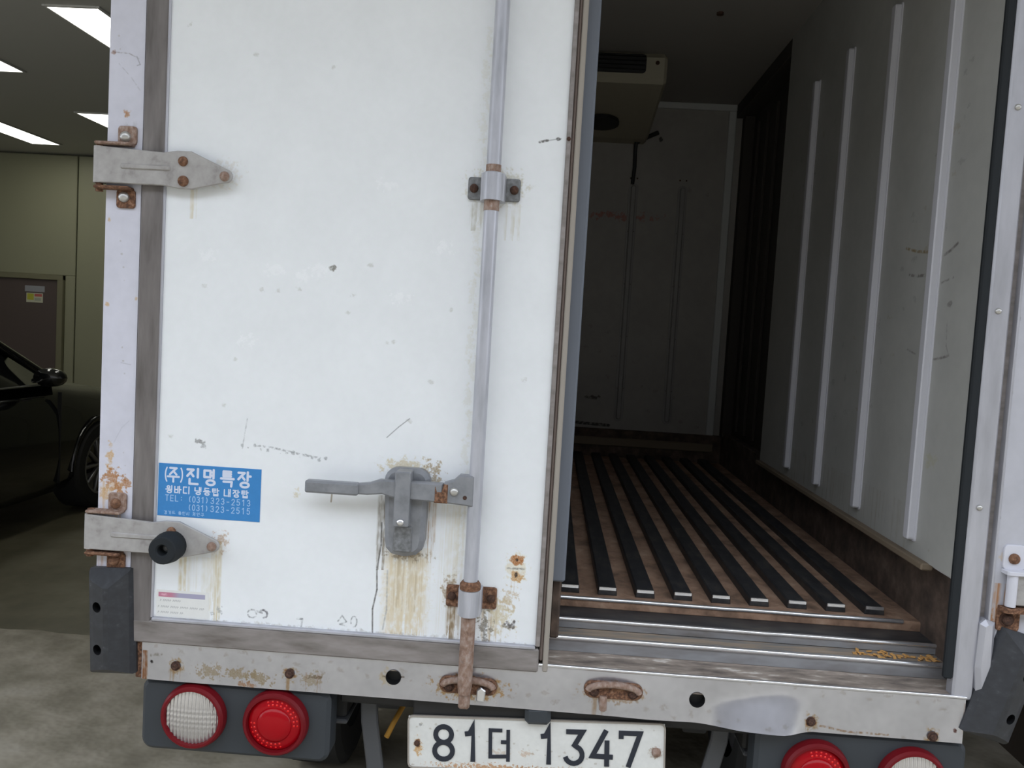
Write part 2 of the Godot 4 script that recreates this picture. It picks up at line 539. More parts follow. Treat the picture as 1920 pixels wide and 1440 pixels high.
func make_materials() -> void:
	patchy("apron", [[0.0, lin(0.22, 0.195, 0.15)], [0.4, lin(0.32, 0.29, 0.225)], [0.65, lin(0.40, 0.36, 0.29)], [1.0, lin(0.48, 0.445, 0.375)]], 0.009, Vector3(0.55, 0.55, 0.55), 0.85, 0.0, 3, 0.5)
	patchy("shop_floor", [[0.0, lin(0.10, 0.092, 0.058)], [0.5, lin(0.15, 0.135, 0.088)], [1.0, lin(0.20, 0.185, 0.13)]], 0.01, Vector3(0.5, 0.5, 0.5), 0.45, 0.0, 5)
	mat("wall_panel", lin(0.30, 0.30, 0.205), 0.5)
	mat("wall_brown", lin(0.10, 0.08, 0.065), 0.8)
	mat("joint_dark", lin(0.12, 0.12, 0.09), 0.8)
	mat("ceiling_board", lin(0.55, 0.55, 0.52), 0.8)
	mat("far_block", lin(0.20, 0.19, 0.18), 0.9)
	mat("door_brown", lin(0.10, 0.075, 0.07), 0.6)
	mat("door_trim", lin(0.20, 0.19, 0.12), 0.6)
	var lamp := mat("lamp_face", Color.WHITE, 0.5)
	lamp.emission_enabled = true
	lamp.emission = Color(1.0, 1.0, 0.96)
	lamp.emission_energy_multiplier = 1.2
	mat("lamp_metal", lin(0.6, 0.6, 0.58), 0.5)
	# truck
	patchy("post_paint", [[0.0, lin(0.50, 0.50, 0.54)], [0.4, lin(0.60, 0.60, 0.66)], [1.0, lin(0.66, 0.66, 0.72)]], 0.006, Vector3(1.3, 0.5, 1.3), 0.42, 0.0, 8)
	patchy("dull_aluminium", [[0.0, lin(0.10, 0.088, 0.082)], [0.35, lin(0.145, 0.13, 0.125)], [0.65, lin(0.175, 0.158, 0.152)], [1.0, lin(0.24, 0.22, 0.21)]], 0.008, Vector3(5.0, 0.8, 5.0), 0.55, 0.1, 9)
	patchy("rail_aluminium", [[0.0, lin(0.13, 0.11, 0.10)], [0.35, lin(0.20, 0.18, 0.168)], [0.65, lin(0.25, 0.225, 0.215)], [1.0, lin(0.32, 0.29, 0.28)]], 0.009, Vector3(1.2, 5.0, 5.0), 0.5, 0.15, 10)
	patchy("sheet_steel", [[0.0, lin(0.42, 0.41, 0.42)], [0.4, lin(0.56, 0.56, 0.58)], [1.0, lin(0.68, 0.68, 0.70)]], 0.01, Vector3(1.5, 2.5, 2.5), 0.3, 0.75, 12)
	patchy("frame_metal", [[0.0, lin(0.34, 0.34, 0.37)], [0.5, lin(0.43, 0.43, 0.47)], [1.0, lin(0.50, 0.50, 0.545)]], 0.008, Vector3(3.0, 0.7, 3.0), 0.4, 0.35, 13)
	mat("bright_metal", lin(0.72, 0.72, 0.74), 0.22, 0.85)
	mat("rub_metal", lin(0.52, 0.52, 0.56), 0.4, 0.0)
	patchy("rust", [[0.0, lin(0.045, 0.022, 0.014)], [0.4, lin(0.12, 0.055, 0.03)], [0.65, lin(0.22, 0.11, 0.06)], [1.0, lin(0.34, 0.22, 0.16)]], 0.02, Vector3(9, 9, 9), 0.85, 0.0, 14, 0.8)
	patchy("pale_rust", [[0.0, lin(0.12, 0.07, 0.05)], [0.4, lin(0.24, 0.15, 0.11)], [0.7, lin(0.33, 0.25, 0.21)], [1.0, lin(0.42, 0.37, 0.35)]], 0.02, Vector3(8, 5, 8), 0.7, 0.0, 15, 0.5)
	patchy("dark_rust", [[0.0, lin(0.02, 0.012, 0.009)], [0.5, lin(0.06, 0.028, 0.018)], [1.0, lin(0.14, 0.07, 0.045)]], 0.03, Vector3(9, 9, 9), 0.9, 0.0, 16, 0.8)
	patchy("brown_dirt", [[0.0, lin(0.12, 0.075, 0.05)], [0.45, lin(0.27, 0.165, 0.11)], [0.75, lin(0.34, 0.22, 0.15)], [1.0, lin(0.42, 0.30, 0.22)]], 0.012, Vector3(1.6, 1.6, 1.2), 0.95, 0.0, 17, 0.7)
	patchy("tread_dirt", [[0.0, lin(0.12, 0.10, 0.09)], [0.35, lin(0.24, 0.20, 0.17)], [0.58, lin(0.33, 0.275, 0.235)], [0.72, lin(0.40, 0.34, 0.29)], [0.8, lin(0.62, 0.57, 0.52)], [1.0, lin(0.7, 0.66, 0.62)]], 0.012, Vector3(1.3, 6, 4), 0.7, 0.1, 18, 0.5)
	patchy("riser_steel", [[0.0, lin(0.16, 0.14, 0.125)], [0.4, lin(0.26, 0.255, 0.26)], [0.7, lin(0.33, 0.335, 0.35)], [1.0, lin(0.40, 0.405, 0.42)]], 0.006, Vector3(1.0, 3, 3), 0.4, 0.4, 28)
	patchy("dark_steel", [[0.0, lin(0.03, 0.03, 0.032)], [0.5, lin(0.06, 0.06, 0.063)], [0.8, lin(0.09, 0.086, 0.08)], [1.0, lin(0.16, 0.13, 0.1)]], 0.01, Vector3(1.5, 4, 4), 0.45, 0.3, 29)
	patchy("step_dirt", [[0.0, lin(0.15, 0.15, 0.15)], [0.3, lin(0.22, 0.205, 0.19)], [0.6, lin(0.33, 0.26, 0.195)], [1.0, lin(0.42, 0.34, 0.27)]], 0.008, Vector3(1.2, 4, 9), 0.7, 0.1, 30)
	patchy("rib_metal", [[0.0, lin(0.018, 0.018, 0.02)], [0.5, lin(0.034, 0.035, 0.038)], [1.0, lin(0.08, 0.07, 0.062)]], 0.02, Vector3(3, 3, 1), 0.5, 0.2, 19)
	patchy("kick_board", [[0.0, lin(0.04, 0.028, 0.022)], [0.5, lin(0.08, 0.055, 0.042)], [1.0, lin(0.15, 0.105, 0.08)]], 0.012, Vector3(2, 2, 2), 0.95, 0.0, 20)
	mat("liner_white", lin(0.50, 0.51, 0.50), 0.55)
	mat("dull_rail", lin(0.26, 0.25, 0.24), 0.5)
	mat("ledge_tan", lin(0.17, 0.13, 0.09), 0.8)
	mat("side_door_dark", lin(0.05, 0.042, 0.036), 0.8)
	mat("box_roof", lin(0.30, 0.285, 0.265), 0.7)
	mat("rubber_dark", lin(0.020, 0.023, 0.026), 0.75, 0.0, 0.3)
	mat("gasket_grey", lin(0.13, 0.145, 0.175), 0.55)
	mat("seal_brown", lin(0.15, 0.115, 0.10), 0.8)
	mat("edge_tan", lin(0.30, 0.27, 0.235), 0.7)
	patchy("bumper_rubber", [[0.0, lin(0.014, 0.015, 0.018)], [0.6, lin(0.024, 0.026, 0.031)], [0.85, lin(0.036, 0.038, 0.044)], [1.0, lin(0.13, 0.13, 0.135)]], 0.02, Vector3(4, 4, 4), 0.5, 0.0, 21)
	patchy("hinge_paint", [[0.0, lin(0.24, 0.225, 0.215)], [0.4, lin(0.345, 0.33, 0.32)], [1.0, lin(0.42, 0.405, 0.395)]], 0.012, Vector3(4, 4, 4), 0.5, 0.1, 22)
	patchy("grey_paint", [[0.0, lin(0.17, 0.176, 0.19)], [0.5, lin(0.225, 0.232, 0.25)], [1.0, lin(0.265, 0.272, 0.29)]], 0.01, Vector3(4, 4, 4), 0.38, 0.15, 23)
	patchy("bar_paint", [[0.0, lin(0.31, 0.32, 0.35)], [0.5, lin(0.43, 0.435, 0.48)], [1.0, lin(0.52, 0.525, 0.58)]], 0.008, Vector3(6, 1.2, 6), 0.35, 0.25, 24)
	patchy("worn_grey", [[0.0, lin(0.10, 0.10, 0.10)], [0.5, lin(0.17, 0.175, 0.18)], [1.0, lin(0.26, 0.265, 0.28)]], 0.02, Vector3(7, 7, 7), 0.6, 0.1, 25)
	mat("bolt_steel", lin(0.5, 0.49, 0.47), 0.35, 0.7)
	mat("lamp_housing", lin(0.030, 0.036, 0.043), 0.55)
	var red := mat("red_lens", lin(0.33, 0.002, 0.007), 0.25, 0.0, 0.22)
	red.clearcoat_enabled = true
	red.clearcoat = 0.2
	red.clearcoat_roughness = 0.05
	mat("red_ring", lin(0.14, 0.006, 0.010), 0.4, 0.0, 0.3)
	mat("red_bead", lin(0.75, 0.012, 0.01), 0.15)
	mat("clear_lens", lin(0.56, 0.545, 0.54), 0.12, 0.7)
	mat("number_ink", lin(0.014, 0.018, 0.030), 0.45)
	mat("chassis_black", lin(0.018, 0.018, 0.019), 0.6)
	mat("chassis_grey", lin(0.075, 0.078, 0.085), 0.6)
	mat("strap_yellow", lin(0.45, 0.23, 0.03), 0.7)
	mat("unit_cream", lin(0.36, 0.33, 0.25), 0.6)
	mat("grille_black", lin(0.01, 0.01, 0.011), 0.5)
	mat("tyre_rubber", lin(0.02, 0.02, 0.02), 0.8)
	mat("rim_metal", lin(0.3, 0.3, 0.31), 0.35, 0.7)
	mat("wall_outside", lin(0.55, 0.55, 0.56), 0.5)
	# car
	var cp := mat("car_paint", lin(0.006, 0.0065, 0.008), 0.12)
	cp.clearcoat_enabled = true
	cp.clearcoat = 1.0
	cp.clearcoat_roughness = 0.04
	mat("car_glass", lin(0.008, 0.009, 0.010), 0.06)
	mat("car_trim", lin(0.5, 0.5, 0.5), 0.25, 0.9)
	mat("car_seam_plastic", lin(0.012, 0.012, 0.012), 0.6)  # plain near-black plastic of the car door seams

# ------------------------------------------------------------------ the place
func structure(called: String, st: SurfaceTool, m: Material, label := "") -> MeshInstance3D:
	var o := obj(self, called, st, m)
	o.set_meta("kind", "structure")
	if label != "":
		o.set_meta("label", label)
	return o

func build_place() -> void:
	var edge := -2.12
	# concrete apron before the workshop and the painted floor inside, with a ragged edge between them
	var apron := mesh_tool()
	var inside := mesh_tool()
	var nseg := 120
	var pts := []
	for i in nseg + 1:
		var x := lerpf(-9.0, 5.0, float(i) / nseg)
		pts.append(Vector2(x, edge + 0.035 * grain.get_noise_1d(x * 160.0) + 0.02 * grain.get_noise_1d(x * 700.0)))
	for i in nseg:
		var a: Vector2 = pts[i]
		var b: Vector2 = pts[i + 1]
		quad(apron, Vector3(a.x, 0, a.y), Vector3(b.x, 0, b.y), Vector3(b.x, 0, 2.0), Vector3(a.x, 0, 2.0), Vector3.UP)
		quad(apron, Vector3(a.x, 0, a.y), Vector3(b.x, 0, b.y), Vector3(b.x, -0.15, b.y), Vector3(a.x, -0.15, a.y), Vector3(0, 0, -1))
		quad(inside, Vector3(a.x, 0, a.y), Vector3(b.x, 0, b.y), Vector3(b.x, 0, -8.2), Vector3(a.x, 0, -8.2), Vector3.UP)
	cbox(apron, Vector3(-2.0, -0.1, 11.0), Vector3(60.0, 0.2, 18.0), 0.0)
	cbox(apron, Vector3(-2.0, -0.15, 0.0), Vector3(14.0, 0.1, 4.3), 0.0)
	cbox(inside, Vector3(-2.0, -0.15, -5.2), Vector3(14.2, 0.1, 6.4), 0.0)
	structure("ground", apron, M.apron, "pale worn concrete apron below the truck")
	structure("floor", inside, M.shop_floor, "olive painted concrete workshop floor")

	# workshop shell: far wall of upright sheet panels, side walls, roof slab that runs out as a canopy
	var far := structure("wall_far", box(-9.2, 5.2, 0.0, 3.3, -8.2, -8.0, 0.0), M.joint_dark, "olive cream panel wall behind the black car")
	var x := -9.625
	while x < 5.0:
		var lo := maxf(x, -9.0)
		var hi := minf(x + 0.98, 5.0)
		if hi > -6.92 and lo < -5.78:
			obj(far, "panel", box(lo, hi, 1.88, 3.28, -8.0, -7.955, 0.006), M.wall_panel)
			if hi > -5.78:
				obj(far, "panel", box(-5.778, hi, 0.0, 1.88, -8.0, -7.955, 0.006), M.wall_panel)
			if lo < -6.92:
				obj(far, "panel", box(lo, -6.922, 0.0, 1.88, -8.0, -7.955, 0.006), M.wall_panel)
		else:
			obj(far, "panel", box(lo, hi, 0.0, 3.28, -8.0, -7.955, 0.006), M.wall_panel)
		x += 0.995
	for side in [["wall_left", -9.2, -9.0], ["wall_right", 1.9, 2.1]]:
		structure(side[0], box(side[1], side[2], 0.0, 3.3, -8.2, edge if side[1] < 0 else -0.1, 0.0), M.wall_panel if side[1] < 0 else M.wall_brown)
	structure("ceiling", box(-9.2, 5.2, 3.3, 3.5, -8.2, 1.4, 0.0), M.ceiling_board, "grey ceiling with strip lights")
	# the building across the yard, which hides the low sky
	structure("wall_across", box(-30.0, 30.0, 0.0, 10.0, 13.0, 13.4, 0.0), M.far_block, "dull building across the yard")

	# brown door with a cream frame in the far wall
	var d := node(self, "door_1", Vector3(-6.35, 0, -7.955))
	d.set_meta("kind", "structure")
	d.set_meta("label", "dark brown metal door with notices on the far wall")
	obj(d, "leaf", box(-0.5, 0.5, 0.01, 1.82, -0.03, 0.02, 0.004), M.door_brown)
	obj(d, "frame", box(0.5, 0.57, 0.0, 1.88, -0.045, 0.045, 0.005), M.door_trim)
	obj(d, "frame", box(-0.57, -0.5, 0.0, 1.88, -0.045, 0.045, 0.005), M.door_trim)
	obj(d, "frame", box(-0.57, 0.57, 1.82, 1.88, -0.045, 0.046, 0.005), M.door_trim)
	mat("notice_grey", lin(0.32, 0.33, 0.36), 0.6)
	obj(d, "name_plate", box(0.10, 0.34, 1.67, 1.74, 0.02, 0.024, 0.001), M.notice_grey, "small grey name plate")
	var np := Paint.new(0, 0.2, 0, 0.12, 600, Color(0.78, 0.78, 0.7), 0.0, grain)
	np.rect(0.01, 0.09, 0.03, 0.11, Color(0.72, 0.72, 0.25))
	np.rect(0.1, 0.19, 0.075, 0.11, Color(0.75, 0.4, 0.38))
	np.rect(0.1, 0.18, 0.02, 0.06, Color(0.66, 0.68, 0.62))
	picture("notice_print", np.im, 0.6)
	obj(d, "notice", face_box(0.12, 0.32, 1.545, 1.655, 0.02, 0.023), M.notice_print, "small white and yellow notice")
	mat("handle_metal", lin(0.4, 0.38, 0.34), 0.4, 0.6)
	var hs := mesh_tool()
	lathe(hs, [Vector2(0.0, 0.0), Vector2(0.03, 0.0), Vector2(0.03, 0.02), Vector2(0.012, 0.025), Vector2(0.03, 0.06), Vector2(0.0, 0.08)], 14, at(Vector3(-0.42, 0.98, 0.02)), true)
	obj(d, "door_knob", hs, M.handle_metal)

	# strip lights
	var spots := [
		[-2.94, -3.9, "ceiling strip light nearest the truck, cut by its white corner post"],
		[-4.3, -4.02, "ceiling strip light at the left picture edge, second from the far wall"],
		[-5.7, -6.78, "ceiling strip light nearest the far wall, at the left edge"],
		[-4.3, -6.52, "short visible strip light just above the upper hinge, beside the post"],
	]
	for s in spots:
		var l := node(self, "ceiling_light" if s[0] == -2.94 else "ceiling_light_%03d" % spots.find(s), Vector3(s[0], 3.3, s[1]))
		tag(l, s[2], "ceiling light", "strip lights under the workshop ceiling")
		var fr := mesh_tool()
		for sx in [-1.0, 1.0]:
			cbox(fr, Vector3(sx * 0.165, -0.006, 0), Vector3(0.02, 0.012, 1.3), 0.002)
			cbox(fr, Vector3(0, -0.006, sx * 0.64), Vector3(0.31, 0.012, 0.02), 0.002)
		obj(l, "frame", fr, M.lamp_metal)
		obj(l, "diffuser", box(-0.155, 0.155, -0.009, -0.001, -0.63, 0.63, 0.001), M.lamp_face)
		var al := AreaLight3D.new()
		al.name = "lamp_light"
		l.add_child(al, true)
		al.position = Vector3(0, -0.02, 0)
		al.rotation_degrees = Vector3(-90, 0, 0)
		al.area_size = Vector2(0.31, 1.26)
		al.light_color = Color(1.0, 0.98, 0.92)
		al.light_energy = 0.045
		al.shadow_enabled = true
		al.area_range = 20.0

# ------------------------------------------------------------------ the truck
func bolt(parent: Node, p: Vector3, r: float, m: Material, called := "bolt", hex := false) -> void:
	var st := mesh_tool()
	if hex:
		lathe(st, [Vector2(r * 1.35, -0.002), Vector2(r * 1.35, 0.0012), Vector2(r * 0.95, 0.0013)], 14, at(p))
		lathe(st, [Vector2(r, 0.0), Vector2(r, r * 0.55), Vector2(r * 0.8, r * 0.75), Vector2(0, r * 0.78)], 6, at(p))
	else:
		lathe(st, [Vector2(r, -0.002), Vector2(r, r * 0.15), Vector2(r * 0.92, r * 0.42), Vector2(r * 0.68, r * 0.66), Vector2(r * 0.35, r * 0.8), Vector2(0, r * 0.84)], 14, at(p), true)
	obj(parent, called, st, m)

func build_truck() -> void:
	var t := node(self, "box_truck")
	tag(t, "white refrigerated box truck with its right cargo door open, seen from behind", "truck")
	build_shell(t)
	build_interior(t)
	build_sill(t)
	build_door(t)
	build_open_door(t)
	build_lamps(t)
	build_plate(t)
	build_under(t)
	build_bumpers(t)
	build_flakes()

func build_shell(t: Node3D) -> void:
	# left corner post with its own rust marks
	var p := Paint.new(-0.889, -0.819, 0.86, 2.78, 900, Color(0.80, 0.80, 0.845), 0.03, grain)
	var rust := Color(0.62, 0.40, 0.22)
	var pale := Color(0.76, 0.62, 0.45)
	p.blob(-0.852, 1.927, 0.006, 0.009, rust, 0.9)
	p.blob(-0.845, 1.895, 0.014, 0.016, Color(0.66, 0.66, 0.68), 0.5)
	p.blob(-0.882, 2.042, 0.005, 0.004, Color(0.5, 0.36, 0.3), 0.8)
	p.line([Vector2(-0.882, 2.042), Vector2(-0.85, 2.04), Vector2(-0.831, 2.031)], 0.0016, Color(0.5, 0.48, 0.48), 0.7, 0.5)
	p.line([Vector2(-0.87, 2.02), Vector2(-0.845, 1.995), Vector2(-0.826, 1.97)], 0.0012, Color(0.6, 0.6, 0.62), 0.6, 0.5)
	p.line([Vector2(-0.835, 2.035), Vector2(-0.828, 2.02), Vector2(-0.834, 2.018)], 0.0014, Color(0.5, 0.5, 0.52), 0.7)
	p.blob(-0.882, 1.722, 0.004, 0.006, pale, 0.8)
	p.blob(-0.881, 1.555, 0.005, 0.005, pale, 0.9)
	p.blob(-0.824, 1.57, 0.003, 0.005, pale, 0.7)
	p.line([Vector2(-0.85, 1.44), Vector2(-0.83, 1.437)], 0.0014, Color(0.66, 0.66, 0.7), 0.7)
	p.line([Vector2(-0.86, 1.28), Vector2(-0.845, 1.31), Vector2(-0.83, 1.325)], 0.001, Color(0.66, 0.66, 0.7), 0.6)
	p.blob(-0.868, 1.245, 0.008, 0.03, pale, 0.95, 0.6)
	p.blob(-0.862, 1.205, 0.018, 0.022, rust, 0.85, 0.75, 0.3)
	p.blob(-0.843, 1.197, 0.016, 0.018, rust, 0.85, 0.8, 0.3)
	p.blob(-0.872, 1.175, 0.015, 0.018, pale, 0.85, 0.7)
	p.blob(-0.862, 1.195, 0.006, 0.006, Color(0.86, 0.84, 0.82), 0.9)
	p.runs(-0.889, -0.83, 1.2, 1.09, pale, 0.7, 0.5)
	p.runs(-0.889, -0.825, 1.06, 0.99, rust, 0.6, 0.45)
	for k in 26:
		var sx := -0.885 + 0.06 * fposmod(k * 0.618, 1.0)
		var sy := 1.0 + 1.6 * fposmod(k * 0.377, 1.0)
		p.blob(sx, sy, 0.0022, 0.0022, Color(0.62, 0.6, 0.58), 0.6)
	picture("left_post_paint", p.im, 0.42)
	obj(t, "corner_post", face_box(-0.889, -0.819, 0.86, 2.78, -0.1, 0.0), M.left_post_paint, "pale lilac-grey corner post with rust blooms above the lower hinge")
	# right corner post
	var p2 := Paint.new(0.872, 0.949, 0.935, 2.78, 900, Color(0.71, 0.71, 0.74), 0.03, grain)
	p2.blob(0.89, 1.17, 0.012, 0.012, pale, 0.5)
	p2.runs(0.868, 0.93, 1.12, 1.03, rust, 0.8, 0.5)
	p2.blob(0.873, 1.05, 0.008, 0.02, rust, 0.9)
	for k in 16:
		p2.blob(0.871, 1.25 + k * 0.055 + 0.02 * sin(k * 5.0), 0.002, 0.006 + 0.004 * sin(k * 3.0), Color(0.4, 0.38, 0.37), 0.7)
	picture("right_post_paint", p2.im, 0.42)
	obj(t, "corner_post", face_box(0.872, 0.949, 0.935, 2.78, -0.1, 0.0), M.right_post_paint, "pale grey corner post with a rusty hinge bracket")
	# door frame beside the open doorway
	var jamb := node(t, "door_jamb")
	obj(jamb, "jamb_face", box(0.815, 0.855, 0.885, 2.62, -0.03, 0.0, 0.004), M.frame_metal, "light grey riveted aluminium jamb face")
	obj(jamb, "groove_liner", box(0.855, 0.872, 0.885, 2.62, -0.03, -0.014, 0.001), M.rail_aluminium)
	obj(jamb, "groove_lip", box(0.868, 0.8725, 1.03, 2.62, -0.016, 0.002, 0.001), M.frame_metal)
	obj(jamb, "rubber_seal", box(0.797, 0.815, 0.925, 2.6, -0.014, -0.002, 0.003), M.rubber_dark, "black rubber door seal")
	for y in [2.33, 2.014, 1.638, 1.264]:
		bolt(jamb, Vector3(0.832, y, 0.0), 0.006, M.bolt_steel, "rivet")
	# matching jamb behind the closed door
	obj(t, "door_jamb", box(-0.819, -0.735, 0.885, 2.62, -0.16, -0.085, 0.003), M.frame_metal)
	# header over the doorway, roof and walls
	obj(t, "header_beam", box(-0.819, 0.872, 2.62, 2.78, -0.1, 0.0, 0.004), M.post_paint)
	obj(t, "roof", box(-0.889, 0.949, 2.66, 2.78, -2.55, -0.1, 0.004), M.box_roof)

func build_interior(t: Node3D) -> void:
	# left wall (hidden by the closed door from here)
	var lw := node(t, "side_wall")
	obj(lw, "wall_core", box(-0.889, -0.745, 0.86, 2.66, -2.55, -0.1, 0.003), M.wall_outside)
	obj(lw, "liner", box(-0.745, -0.735, 1.12, 2.66, -2.4, -0.16, 0.001), M.liner_white)
	for z in [-0.515, -0.83, -1.145, -1.46, -1.775, -2.09]:
		obj(lw, "rub_rail", rub_rail(Vector3(-0.735, 1.15, z), 1.245, 1.0), M.rub_metal)
	# right wall
	var rw := node(t, "side_wall", Vector3.ZERO, "inner side wall with four bright rub rails")
	obj(rw, "wall_core", box(0.895, 0.949, 0.86, 2.66, -2.55, -0.1, 0.003), M.wall_outside)
	obj(rw, "wall_core", box(0.81, 0.872, 1.112, 2.66, -1.5, -0.025, 0.002), M.wall_outside)
	# liner with scuff arcs (uv along z)
	var p := Paint.new(-1.5, -0.012, 1.12, 2.66, 620, Color(0.655, 0.655, 0.64), 0.03, grain)
	var dk := Color(0.36, 0.34, 0.33)
	var ol := Color(0.46, 0.38, 0.24)
	p.line([Vector2(-0.36, 1.79), Vector2(-0.3, 1.777), Vector2(-0.25, 1.771), Vector2(-0.2, 1.769)], 0.006, ol, 0.8, 0.4)
	p.line([Vector2(-0.17, 1.757), Vector2(-0.14, 1.765), Vector2(-0.115, 1.776)], 0.006, dk, 0.8, 0.3)
	p.line([Vector2(-0.33, 1.727), Vector2(-0.29, 1.722), Vector2(-0.25, 1.721)], 0.006, dk, 0.7, 0.5)
	p.line([Vector2(-0.17, 1.70), Vector2(-0.12, 1.708)], 0.004, dk, 0.5, 0.6)
	p.blob(-0.125, 1.655, 0.014, 0.006, dk, 0.6)
	p.line([Vector2(-0.13, 1.62), Vector2(-0.125, 1.57), Vector2(-0.11, 1.55)], 0.003, dk, 0.35, 0.5)
	p.line([Vector2(-0.31, 1.56), Vector2(-0.26, 1.548)], 0.004, dk, 0.5, 0.5)
	p.line([Vector2(-0.175, 1.54), Vector2(-0.15, 1.543), Vector2(-0.11, 1.55)], 0.005, dk, 0.7, 0.4)
	for k in 60:
		var z := -0.12 - 1.3 * fposmod(k * 0.618, 1.0) ** 1.6
		var y := 1.15 + 1.1 * fposmod(k * 0.377, 1.0)
		p.blob(z, y, 0.004 + 0.012 * fposmod(k * 0.271, 1.0), 0.003 + 0.008 * fposmod(k * 0.71, 1.0), dk if k % 3 else ol, 0.22, 0.9, 0.5)
	p.blob(-0.15, 1.33, 0.03, 0.015, Color(0.62, 0.6, 0.42), 0.35, 0.9)
	p.runs(-1.4, -0.1, 1.22, 1.12, Color(0.5, 0.45, 0.38), 0.4, 0.35)
	picture("liner_print", p.im, 0.5)
	var st := mesh_tool()
	var c := [Vector3(0.8, 1.12, -1.5), Vector3(0.8, 1.12, -0.012), Vector3(0.8, 2.66, -0.012), Vector3(0.8, 2.66, -1.5)]
	var uv := [Vector2(0, 1), Vector2(1, 1), Vector2(1, 0), Vector2(0, 0)]
	for tr in [[0, 1, 2], [0, 2, 3]]:
		for k in tr:
			st.set_uv(uv[k])
			st.add_vertex(c[k])
	st.set_uv(Vector2(0.02, 0.5))
	quad(st, c[0], c[3], c[3] + Vector3(0.01, 0, 0), c[0] + Vector3(0.01, 0, 0), Vector3(0, 0, -1))
	quad(st, c[0], c[1], c[1] + Vector3(0.01, 0, 0), c[0] + Vector3(0.01, 0, 0), Vector3(0, -1, 0))
	obj(rw, "liner", st, M.liner_print, "grey-white wall liner with curved scuff marks")
	for z in [-0.195, -0.515, -0.83, -1.133]:
		var rr := obj(rw, "rub_rail", rub_rail(Vector3(0.8, 1.148, z), 1.25, -1.0), M.rub_metal)
		if z == -0.195:
			rr.set_meta("label", "brightest aluminium rub rail nearest the doorway")
	obj(rw, "ledge", box(0.784, 0.81, 1.106, 1.121, -1.5, -0.11, 0.003), M.ledge_tan)
	obj(rw, "kick_board", box(0.838, 0.872, 0.9, 1.118, -2.4, -0.025, 0.003), M.kick_board)
	# recessed side door at the front end, with upright battens
	var sd := node(t, "side_door", Vector3.ZERO, "dark recessed side door inside the box")
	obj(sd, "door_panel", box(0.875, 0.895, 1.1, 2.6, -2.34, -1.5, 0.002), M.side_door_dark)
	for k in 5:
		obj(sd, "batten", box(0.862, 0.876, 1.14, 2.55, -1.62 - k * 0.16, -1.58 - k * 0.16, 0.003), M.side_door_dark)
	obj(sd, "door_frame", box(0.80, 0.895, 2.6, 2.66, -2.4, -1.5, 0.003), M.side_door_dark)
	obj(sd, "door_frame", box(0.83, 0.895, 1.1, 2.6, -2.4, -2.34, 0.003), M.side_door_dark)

	# front wall
	var fw := node(t, "front_wall", Vector3.ZERO, "dim grey front wall inside the box")
	var fp := Paint.new(-0.745, 0.9, 1.1, 2.66, 480, Color(0.60, 0.585, 0.565), 0.04, grain)
	fp.blob(0.29, 2.12, 0.16, 0.018, Color(0.62, 0.34, 0.32), 0.75, 0.8, 0.6)
	fp.blob(0.22, 1.25, 0.035, 0.012, Color(0.2, 0.17, 0.15), 0.9, 0.6)
	fp.line([Vector2(0.1, 1.125), Vector2(0.3, 1.118)], 0.014, Color(0.14, 0.12, 0.11), 0.9, 0.3)
	fp.blob(0.455, 2.49, 0.014, 0.014, Color(0.1, 0.1, 0.1), 0.9, 0.3)
	for k in 40:
		fp.blob(-0.6 + 1.4 * fposmod(k * 0.618, 1.0), 1.12 + 1.2 * fposmod(k * 0.377, 1.0), 0.012, 0.008, Color(0.45, 0.42, 0.4), 0.4, 0.9)
	picture("front_wall_print", fp.im, 0.6)
	obj(fw, "liner", face_box(-0.745, 0.895, 1.1, 2.66, -2.55, -2.4), M.front_wall_print)
	obj(fw, "kick_board", box(-0.745, 0.895, 0.92, 1.1, -2.55, -2.385, 0.004), M.kick_board)
	obj(fw, "kick_rail", box(-0.745, 0.80, 1.02, 1.06, -2.387, -2.372, 0.004), M.ledge_tan)
	for x in [-0.6, -0.365, -0.13, 0.105, 0.342, 0.574]:
		obj(fw, "rub_rail", rub_rail_front(Vector3(x, 1.14, -2.4), 1.135), M.dull_rail)
	obj(fw, "corner_trim", box(0.765, 0.80, 1.1, 2.63, -2.4, -2.388, 0.003), M.liner_white)
	obj(fw, "top_trim", box(-0.74, 0.80, 2.63, 2.66, -2.4, -2.385, 0.003), M.liner_white)
	for y in [1.3, 1.55, 1.8, 2.05, 2.3]:
		for x in [0.327, 0.357, 0.559, 0.589]:
			bolt(fw, Vector3(x, y, -2.4), 0.004, M.dark_rust, "rivet")

	# evaporator unit hung under the roof at the front end
	var ev := node(t, "cooling_unit", Vector3.ZERO, "cream evaporator unit with a black louvred grille under the roof")
	var cas := mesh_tool()
	var prof := [Vector2(-1.74, 2.66), Vector2(-1.72, 2.64), Vector2(-1.72, 2.56), Vector2(-1.735, 2.542), Vector2(-2.3, 2.46), Vector2(-2.4, 2.46), Vector2(-2.4, 2.66)]
	prism(cas, prof.map(func(v): return Vector2(-v.x, v.y)), -0.45, 0.385, 0.012, Transform3D(Basis(Vector3(0, 0, -1), Vector3(0, 1, 0), Vector3(1, 0, 0)), Vector3.ZERO))
	obj(ev, "casing", cas, M.unit_cream)
	var gr := mesh_tool()
	prism(gr, rounded(-0.36, 0.302, 2.577, 2.65, 0.016), -1.73, -1.716, 0.002)
	obj(ev, "grille_opening", gr, M.grille_black)
	for k in 4:
		var sl := mesh_tool()
		cbox(sl, Vector3(-0.03, 2.59 + k * 0.0165, -1.708), Vector3(0.655, 0.003, 0.02), 0.001, Transform3D())
		obj(ev, "louvre", sl, M.grille_black)
	bolt(ev, Vector3(0.345, 2.62, -1.719), 0.008, M.dark_rust)
	var fan := mesh_tool()
